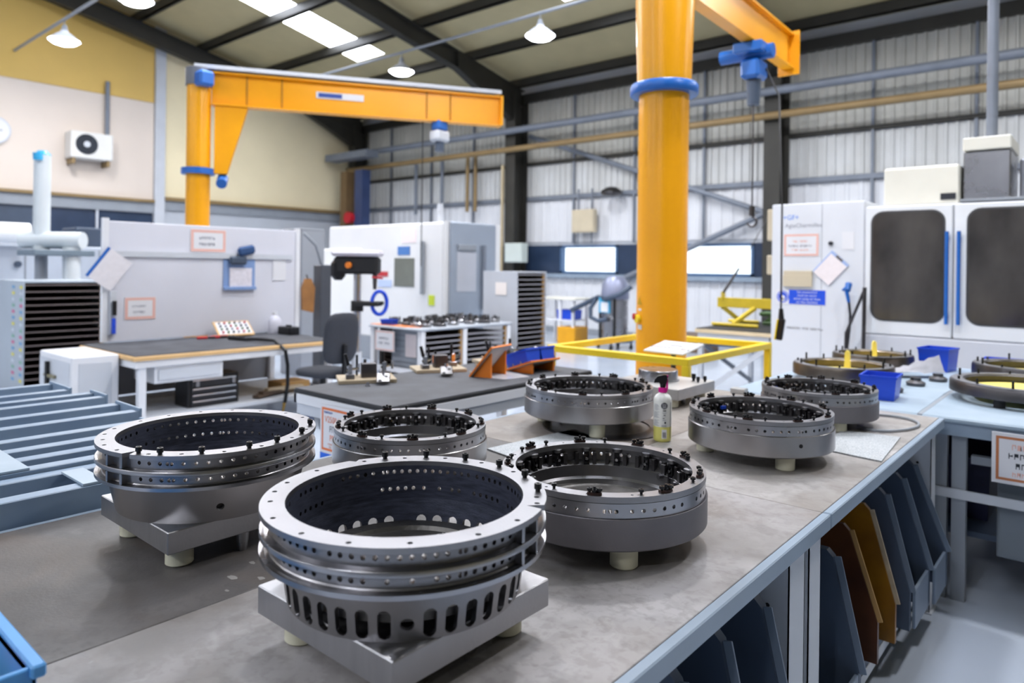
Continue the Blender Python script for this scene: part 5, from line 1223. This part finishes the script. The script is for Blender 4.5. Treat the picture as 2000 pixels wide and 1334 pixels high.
# pillar drill
dp = thing('pillar_drill', 'pillar drill with a blue handwheel on its table, beside the office chair', 'drill', (-6.52, 4.95, 0), world=True)
dx, dy = -6.52, 4.95
G().box(dx - .2, dx + .28, dy - .22, dy + .22, 0, .07, .02).obj('base', LGREY, dp)
G().cyl((dx, dy, .07), (dx, dy, 1.6), .042, n=20).obj('column', CHROME, dp)
G().cyl((dx, dy, .07), (dx, dy, .62), .06, n=20).obj('column_sleeve', LGREY, dp)
vd = Vector((.76, .65, 0)); 
G().obox((dx + .0, dy - .0, 1.6), (.5, .22, .2), Matrix.Rotation(R(40), 3, 'Z'), .03).obj('head', DARK, dp)
G().obox((dx + .0, dy, 1.735), (.56, .28, .07), Matrix.Rotation(R(40), 3, 'Z'), .03).obj('belt_guard', M('guard_lilac', 'cfcbd4', .4, 0, .04, 4), dp)
G().obox((dx - .14, dy - .16, 1.55), (.16, .16, .24), None, .05).obj('motor', BLACK, dp)
G().cyl((dx + .02, dy - .13, 1.6), (dx + .03, dy - .16, 1.6), .035, n=14).obj('orange_badge', ORANGE2, dp)
G().cyl((dx + .16, dy + .12, 1.5), (dx + .16, dy + .12, 1.33), .03, .02, 14).obj('quill', STEELD, dp)
G().cyl((dx + .2, dy + .05, 1.47), (dx + .32, dy + .1, 1.46), .012, n=8).obj('feed_lever', RED, dp)
G().cyl((dx, dy, 1.08), (dx, dy, 1.2), .07, n=16).obox((dx + .12, dy + .06, 1.17), (.3, .2, .05), Matrix.Rotation(R(35), 3, 'Z'), .01).obj('table', DARK, dp)
c = Vector((dx + .22, dy + .14, 1.18)); 
G().tube([c + Vector((.02 * cos(a), .10 * cos(a) * .9, .13 * sin(a))) for a in [TAU * k / 24 for k in range(25)]], .022, 8).obj('handwheel', BLUEP, dp)
G().cyl(c - Vector((.03, 0, 0)), c + Vector((.06, 0, 0)), .02, n=10).obj('wheel_hub', DARK, dp)

# office chair
ch = thing('office_chair', 'charcoal office chair pushed up to the long bench', 'chair', (-6.2, 4.29, 0), R(186))
def slabby(pts, th): pass
g = G(); n = 10
def cushion(w_, d_, th, fn):
    """rounded cushion: superellipse outline, domed both faces"""
    vs = []; m = 28
    for s_ in (1, -1):
        for (k, sc) in ((0, 1.0), (1, .93), (2, .7), (3, .35), (4, 0.0)):
            for i in range(m):
                a = TAU * i / m; ca_, sa_ = cos(a), sin(a)
                u = w_ / 2 * sc * math.copysign(abs(ca_) ** .55, ca_); v_ = d_ / 2 * sc * math.copysign(abs(sa_) ** .55, sa_)
                vs.append(fn(u, v_, s_ * th / 2 * (.35, .8, 1, 1, 1)[k]))
    fs = []
    for s_ in range(2):
        for k in range(4):
            for i in range(m):
                b = s_ * 5 * m + k * m; j = (i + 1) % m
                fs.append((b + i, b + j, b + m + j, b + m + i))
    for i in range(m): j = (i + 1) % m; fs.append((i, j, 5 * m + j, 5 * m + i))
    return G().add(vs, fs)
cushion(.48, .46, .085, lambda u, v, w_: (u, v, .50 + w_)).obj('seat', FABRIC, ch, smooth=60)
cushion(.44, .52, .07, lambda u, v, w_: (-.27 - .10 * v + .25 * u * u + w_, u, .86 + v)).obj('backrest', FABRIC, ch, smooth=60)
G().bar((-.1, 0, .45), (-.31, 0, .46), .06, .025, .004).bar((-.31, 0, .45), (-.32, 0, .8), .05, .03, .004).obj('back_bar', BLACK, ch)
G().cyl((0, 0, .08), (0, 0, .45), .028, n=14).obj('gas_post', BLACK, ch)
for k in range(5):
    a = TAU * k / 5; l_ = G().bar((0, 0, .1), (.29 * cos(a), .29 * sin(a), .075), .04, .03, .004).obj('base_spoke', BLACK, ch)
    G().cyl((.29 * cos(a) - .02, .29 * sin(a), .03), (.29 * cos(a) + .02, .29 * sin(a), .03), .03, n=12).obj('castor', BLACK, l_)

# ================================================================ long bench with white back panel
lb = thing('long_bench', 'long wood-edged bench with a black top and white back panel at the left', 'workbench', (-7.3, 3.7, 0), world=True)
lx0, lx1, ly0, ly1 = -7.95, -6.62, 2.6, 4.78
G().box(lx0, lx1, ly0, ly1, .715, .755, .004).obj('wood_top', WOOD, lb)
G().box(lx0, lx1 - .02, ly0 + .02, ly1, .7555, .764).obj('black_mat', RUBBER, lb)
G().box(lx1 - .06, lx1 - .02, ly0 + .02, ly1 - .02, .65, .714).box(lx0 + .05, lx1 - .06, ly0 + .02, ly0 + .06, .65, .714).obj('apron', WHITEP, lb)
for x in (lx0 + .04, lx1 - .1):
    for y in (ly0 + .06, ly1 - .12): G().box(x, x + .065, y, y + .065, 0, .65, .003).obj('leg', WHITEP, lb)
G().box(lx0 + .05, lx1 - .04, ly0 + .04, ly1 - .04, .16, .2, .003).obj('low_shelf', LGREY, lb)
d = G().box(lx1 - .5, lx1 - .045, ly0 + .2, ly0 + .85, .49, .645, .004).obj('drawer_unit', WHITEP, lb)
G().box(lx1 - .045, lx1 - .03, ly0 + .23, ly0 + .82, .52, .62, .003).obj('drawer_front', LGREY, d)
G().box(lx0 + .02, lx0 + .04, ly0 + .1, ly1 - .05, .21, .70).obj('back_sheet', M('kick_grey', '8c8f98', .5, 0, .06, 3), lb)
WBP = M('panel_white', 'd2d3dc', .45, 0, .03, 2)
pn = G().box(lx0 - .03, lx0, 2.86, 5.06, .77, 2.03, .005).obj('back_panel', WBP, lb)
for y in (2.80, 5.06): G().box(lx0 - .035, lx0 + .012, y, y + .06, .77, 2.06).obj('panel_post', WHITEP, lb)
G().box(lx0 - .02, lx0 + .03, 2.9, 5.0, 1.66, 1.72).obj('shelf_ledge', LGREY, lb)
def xsign(name, label, y, z, w_, h_, lines, **kw): return sign(name, label, (lx0 + .006, y, z), w_, h_, 'x', lines, ink=INKOL, border=.02, bw=.12, **kw)
xsign('wall_notice', 'orange-bordered notice high on the white back panel', 3.92, 1.86, .42, .26, [('~xxxxxxx', .045, .03, INKG), ('~xxxxxxx', .045, -.04, INKG)])
xsign('wall_notice', 'orange-bordered notice low at the left of the white back panel', 3.18, 1.11, .32, .24, [('~xxxxxxx', .035, .02, INKG), ('~xxxxxx', .035, -.04, INKG)])
t = thing('document_holder', 'blue document holder with a glove on the white back panel', 'holder', (lx0 + .02, 4.3, 1.3), world=True)
G().box(lx0 + .005, lx0 + .05, 4.1, 4.5, 1.29, 1.33, .003).box(lx0 + .005, lx0 + .012, 4.1, 4.5, 1.3, 1.655, .002).obj('frame', M('holder_blue', '7f9ac8', .4, 0, .05, 5), t)
G().box(lx0 + .02, lx0 + .03, 4.17, 4.45, 1.33, 1.55).obj('papers', M('mixed_papers', 'd8d4dc', .6, 0, .1, 25), t)
G().obox((lx0 + .06, 4.36, 1.76), (.06, .22, .11), Matrix.Rotation(R(12), 3, 'X'), .03).obj('glove', M('blue_glove', '2a4a78', .8, 0, .2, 20), t)
G().obox((lx0 + .06, 4.26, 1.64), (.05, .22, .1), None, .03).obj('dark_glove', SLATE, t)
tag(G().box(lx0 + .005, lx0 + .01, 4.74, 4.92, 1.4, 1.66).obj('paper_notice', PAPER, loc=(lx0, 4.83, 1.5)), 'plain white paper at the right of the white back panel', 'notice')
t = thing('clipboard', 'blue-edged clipboard tilted at the left end of the white back panel', 'clipboard', (lx0 + .06, 2.86, 1.52), R(90)); t.rotation_euler = (0, R(36), R(90))
G().box(-.13, .13, -.004, .004, -.18, .18, .002).obj('sheet', M('pinkish_paper2', 'dcd8dc', .6, 0, .04, 20), t)
G().box(-.16, -.13, -.006, .006, -.18, .18, .002).obj('spine', BLUEC, t)
# things on the long bench
t = thing('parts_tray', 'slanted white tray of red and green plugs on the long bench', 'tray', (-7.72, 4.12, .764), R(90)); t.rotation_euler = (0, 0, R(86))
rmt = Matrix.Rotation(R(38), 3, 'X')
G().obox((0, 0, .09), (.42, .24, .014), rmt, .002).box(-.2, .2, -.06, .1, 0, .02).obj('board', WOOD, t)
G().obox(Vector((0, 0, .09)) + rmt @ Vector((0, 0, .009)), (.38, .2, .004), rmt).obj('sheet', PAPER, t)
for i in range(6):
    for j in range(4):
        p = Vector((0, 0, .09)) + rmt @ Vector((-.15 + .06 * i, -.075 + .05 * j, .012)); G().cyl(p, p + rmt @ Vector((0, 0, .02)), .012, n=8).obj('plug', (RED, GREEN, BLACK, INKG)[(i + j) % 4], t)
for k, y in enumerate((3.72, 3.86, 3.95)):
    t = thing('hand_clamp', ['red-handled clamp lying leftmost on the long bench', 'red-handled clamp lying second on the long bench', 'red-handled clamp beside the slanted tray on the long bench'][k], 'clamp', (-7.6, y, .764), R(70), 'red clamps on the long bench')
    G().bar((-.08, 0, .02), (.03, 0, .02), .03, .03, .006).obj('handle', RED, t); G().bar((.03, 0, .02), (.11, .01, .02), .02, .02, .004).obj('jaw', BLACK, t)
t = thing('white_jug', 'white plastic bottle at the right end of the long bench', 'bottle', (-7.75, 4.66, .764))
G().lathe([(0, 0), (.075, 0), (.08, .02), (.08, .15), (.05, .2), (.025, .22), (0, .22)], 24).obj('body', M('jug_lilac', 'c8c8d4', .4, 0, .03, 5), t); G().cyl((0, 0, .22), (0, 0, .26), .028, n=16).obj('cap', WHITEP, t)
t = thing('air_hose', 'black air hose hanging over the front of the long bench', 'hose', (-6.7, 4.05, 0), world=True)
G().tube([(-7.25, 3.95, .78), (-6.95, 3.97, .80), (-6.70, 4.03, .80), (-6.575, 4.08, .70), (-6.56, 4.1, .55), (-6.555, 4.1, .35), (-6.57, 4.08, .16)], .02, 10).obj('hose', BLACK, t)
G().cyl((-6.58, 4.08, .16), (-6.6, 4.07, .03), .016, .01, 10).obj('brass_end', M('brass', 'b08c48', .35, .9, .05, 8), t)
G().cyl((-7.4, 3.9, .785), (-7.2, 3.96, .785), .025, n=10).obj('gun', BLACK, t)
# toolbox on the low shelf
t = thing('toolbox', 'black metal toolbox with four drawers on the low shelf of the long bench', 'toolbox', (-6.86, 3.42, .2), world=True)
G().box(-7.06, -6.78, 3.16, 3.68, .2, .50, .006).obj('body', BLACK, t)
for k, (a, b) in enumerate(((.215, .265), (.275, .325), (.335, .385), (.395, .47))):
    dd = G().box(-6.78, -6.768, 3.19, 3.65, a, b, .002).obj('drawer', M('toolbox_drawer', '22242a', .35, .2, .1, 8), t)
    G().box(-6.768, -6.758, 3.2, 3.64, b - .014, b - .002, .001).obj('trim_strip', CHROME, dd)
for y in (3.23, 3.6): G().box(-6.768, -6.755, y, y + .035, .40, .46, .003).obj('latch', STEELT, t)
tag(G().box(-7.2, -6.9, 4.25, 4.6, .2, .3, .005).obj('cardboard_box', CARD, loc=(-7.05, 4.4, .2)), 'small cardboard box on the low shelf of the long bench', 'box')
for k in range(3):
    tag(G().obox((-6.82, 4.05 + .09 * k, .225 + .02 * k), (.09, .42, .03), Matrix.Rotation(R(20 - 12 * k), 3, 'Z'), .003).obj('wood_offcut', M('dark_offcut', '4a3a2c', .6, 0, .2, 5) if k < 2 else PLY, loc=(-6.82, 4.1, .2)), ['dark timber offcut lowest on the low shelf', 'dark timber offcut lying across the other on the low shelf', 'paler timber offcut on top of the low shelf pile'][k], 'timber', 'timber offcuts on the low shelf')
# white drawer cabinet
t = thing('white_cabinet', 'low white steel cabinet with a narrow sorter, left of the long bench', 'cabinet', (-7.4, 2.42, 0), world=True)
G().box(-7.75, -6.92, 2.2, 2.59, 0, .76, .008).obj('body', WHITEP, t)
G().box(-6.92, -6.914, 2.26, 2.53, .05, .70, .003).obj('panel', LGREY, t)
G().box(-7.74, -6.95, 2.196, 2.2, .03, .71, .001).obj('side_panel', LGREY, t)
for k in range(4): G().box(-7.55, -7.28, 2.17, 2.196, .12 + k * .14, .145 + k * .14, .002).obj('shelf_clip', M('brass_clip', '8a8468', .5, .3, .1, 5), t)
G().box(-7.5, -7.45, 2.165, 2.19, .08, .68).obj('slot_post', DARK, t)
# extraction pipework and machines at far left
t = thing('extraction_arm', 'white extraction arm with pale blue cap at the left', 'extraction arm', (-11.5, 3.3, 0), world=True)
PW = M('pipe_white', 'd3dade', .4, 0, .03, 3)
G().cyl((-11.55, 3.28, 1.75), (-11.55, 3.28, 3.1), .105, n=24).obj('riser', PW, t)
G().cyl((-11.55, 3.28, 3.1), (-11.55, 3.28, 3.16), .11, .06, 20).cyl((-11.46, 3.2, 3.02), (-11.45, 3.19, 3.12), .06, n=12).obj('cap', M('cyan_cap', '38a8dc', .4, 0, .05, 5), t)
G().cyl((-11.75, 3.1, 1.9), (-11.1, 3.66, 1.9), .12, n=24).obj('elbow', PW, t)
G().box(-11.8, -11.05, 3.05, 3.8, 1.68, 1.76, .01).obj('bracket', M('dull_teal', '6f7f8c', .5, 0, .1, 3), t)
G().cyl((-11.2, 3.55, .9), (-11.2, 3.55, 1.8), .11, n=24).obj('drop_pipe', PW, t)
G().cyl((-11.55, 3.28, 0), (-11.55, 3.28, 1.75), .08, n=20).obj('stand', MGREY, t)
t = thing('duct', 'bright horizontal white duct at the left edge', 'duct', (-13, 2, 0), world=True)
G().cyl((-13.3, -1.5, 2.05), (-13.3, 3.6, 2.05), .16, n=24).obj('duct', M('duct_white', 'eef0f2', .35, 0, .02, 3), t)
for y in (-1, 3.0): G().box(-13.33, -13.27, y - .03, y + .03, 0, 1.9).obj('support', LGREY, t)
t = thing('grey_partition', 'pale grey machine housing behind the extraction arm', 'machine', (-13.8, 4.6, 0), world=True)
G().box(-14.6, -13.5, 2.6, 6.9, 0, 1.86, .02).obj('housing', M('housing_blue_grey', 'b4bcc8', .45, 0, .04, 2), t)
for y in (3.6, 4.7, 5.8): G().box(-13.5, -13.49, y, y + .02, .1, 1.8).obj('panel_joint', MGREY, t)
G().cyl((-13.5, 3.5, 1.55), (-13.44, 3.5, 1.55), .05, n=14).obj('knob', SLATE, t)
G().box(-14.4, -13.7, 4.4, 5.6, 1.86, 2.2, .02).obj('dark_unit', SLATE, t)
# fittings on the left wall
t = thing('air_conditioner', 'white air conditioner unit with a dark round fan on the cream wall', 'air conditioner', (XL + .2, 6.15, 4.0), world=True)
G().box(XL + .02, XL + .42, 5.72, 6.62, 4.0, 4.62, .02).obj('case', M('ac_white', 'dcdbd8', .45, 0, .03, 3), t)
f_ = G().cyl((XL + .42, 6.05, 4.33), (XL + .43, 6.05, 4.33), .235, n=32).obj('fan_grille', DARK, t)
G().cyl((XL + .43, 6.05, 4.33), (XL + .45, 6.05, 4.33), .07, n=20).obj('fan_hub', LGREY, f_)
for k in range(4): G().lathe([(.1 + .035 * k, 0), (.108 + .035 * k, 0), (.108 + .035 * k, .006), (.1 + .035 * k, .006)], 28, closed=True).obj('grille_ring', SLATE, f_).matrix_local = Matrix.Translation(Vector((.235, -.1, .33))) @ Matrix.Rotation(R(90), 4, 'Y') @ Matrix.Translation(Vector((XL + .2, 6.15, 4.0)))
for y in (5.76, 6.5): G().box(XL + .02, XL + .4, y, y + .06, 3.86, 3.999).obj('bracket', TANPIPE, t)
G().cyl((XL + .08, 6.6, 4.6), (XL + .08, 6.6, 5.95), .05, n=10).obj('pipe_cover', STRUCT, t)
t = thing('wall_clock', 'round white wall clock at the left edge of the cream wall', 'clock', (XL + .03, 4.36, 4.45))
for (r_, x0, x1, mt, nm) in ((.30, 0, .05, LGREY, 'rim'), (.265, .045, .055, PAPER, 'face')): G().cyl((x0, 0, 0), (x1, 0, 0), r_, n=36).obj(nm, mt, t)
G().box(.055, .06, -.008, .008, 0, .18).obj('hand', INKK, t); G().box(.055, .06, 0, .13, -.008, .008).obj('hand', INKK, t)
# switchgear in the far corner and blue downpipe
t = thing('corner_trunking', 'dark blue and brown trunking in the far corner beside the cream wall', 'trunking', (-17.6, 13.6, 0), world=True)
G().box(-17.75, -17.45, 12.8, 13.1, 0, 4.4).obj('brown_trunk', M('brown_trunk', '6b5436', .5, 0, .1, 4), t)
G().box(-17.05, -16.7, 12.8, 13.1, 0, 4.4).obj('blue_trunk', M('navy_trunk', '2f3f66', .45, 0, .15, 3), t)
G().box(-18.4, -16.4, 12.7, 13.15, 4.75, 4.95).obj('top_tray', STRUCT, t)
G().cyl((-17.2, 12.8, 3.0), (-17.2, 12.65, 3.0), .17, n=20).obj('red_bell', RED, t)
t = thing('drop_conduits', 'grey drop conduits and hooks on the far wall above the white milling machine', 'conduit', (-14, 13.9, 0), world=True)
for x in (-15.6, -14.5, -13.5, -13.2): G().cyl((x, YB - .3, 3.1), (x, YB - .3, 4.6), .05, n=8).obj('conduit', TANPIPE if x > -13.8 else STRUCT, t)

# tall grey cupboard and clutter between the white back panel and the milling machine
t = thing('grey_cupboard', 'tall grey cupboard standing between the white back panel and the milling machine', 'cupboard', (-9.0, 6.0, 0), world=True)
G().box(-9.35, -8.85, 5.72, 6.12, 0, 2.12, .01).obj('body', M('cupboard_grey', '8d929a', .45, 0, .05, 3), t)
G().box(-8.85, -8.843, 5.74, 6.1, .08, 2.08, .002).obj('door', M('cupboard_door', '9a9fa7', .45, 0, .05, 3), t)
G().box(-8.843, -8.83, 5.78, 5.8, 1.0, 1.16).obj('handle', BLACK, t)
t = thing('hanging_apron', 'brown leather apron hanging at the right end of the white back panel', 'apron', (-7.9, 5.2, 1.0), world=True)
G().prism([(5.14, 1.02), (5.30, .98), (5.32, 1.30), (5.26, 1.42), (5.18, 1.42), (5.13, 1.30)], 0, -7.93, -7.89).obj('leather', M('brown_leather', '9a6a3a', .7, 0, .15, 9), t)
G().cyl((-7.91, 5.22, 1.42), (-7.94, 5.22, 1.47), .012, n=8).obj('hook', BLACK, t)
t = thing('grey_pedestal', 'dark grey pedestal column right of the white back panel', 'pedestal', (-7.9, 5.45, 0), world=True)
G().box(-8.0, -7.82, 5.36, 5.52, 0, 1.6, .01).obj('column', M('pedestal_grey', '4c5058', .5, .2, .1, 4), t)
G().box(-8.05, -7.77, 5.3, 5.58, 0, .05).obj('base', STEELD, t)
G().tube([(-7.9, 5.42, 1.6), (-7.85, 5.3, 1.85), (-7.9, 5.15, 2.0)], .02, 8).obj('arm', MGREY, t)
t = thing('black_case', 'small black case at the right end of the long bench', 'case', (-7.6, 4.72, .764), world=True)
G().box(-7.62, -7.36, 4.62, 4.76, .765, .86, .01).obj('body', BLACK, t)
G().box(-7.54, -7.44, 4.68, 4.70, .86, .88, .003).obj('handle', BLACK, t)
t = thing('tool_holder', 'narrow tool holder with a blue and a dark tool on the left panel post', 'tool holder', (-7.9, 2.84, .8), world=True)
G().box(-7.935, -7.905, 2.865, 2.93, .85, 1.3, .002).obj('strip', LGREY, t)
G().cyl((-7.88, 2.895, .86), (-7.88, 2.895, 1.02), .02, n=10).obj('blue_tool', BLUEP, t)
G().cyl((-7.88, 2.9, 1.05), (-7.88, 2.9, 1.2), .022, n=10).obj('dark_tool', BLACK, t)
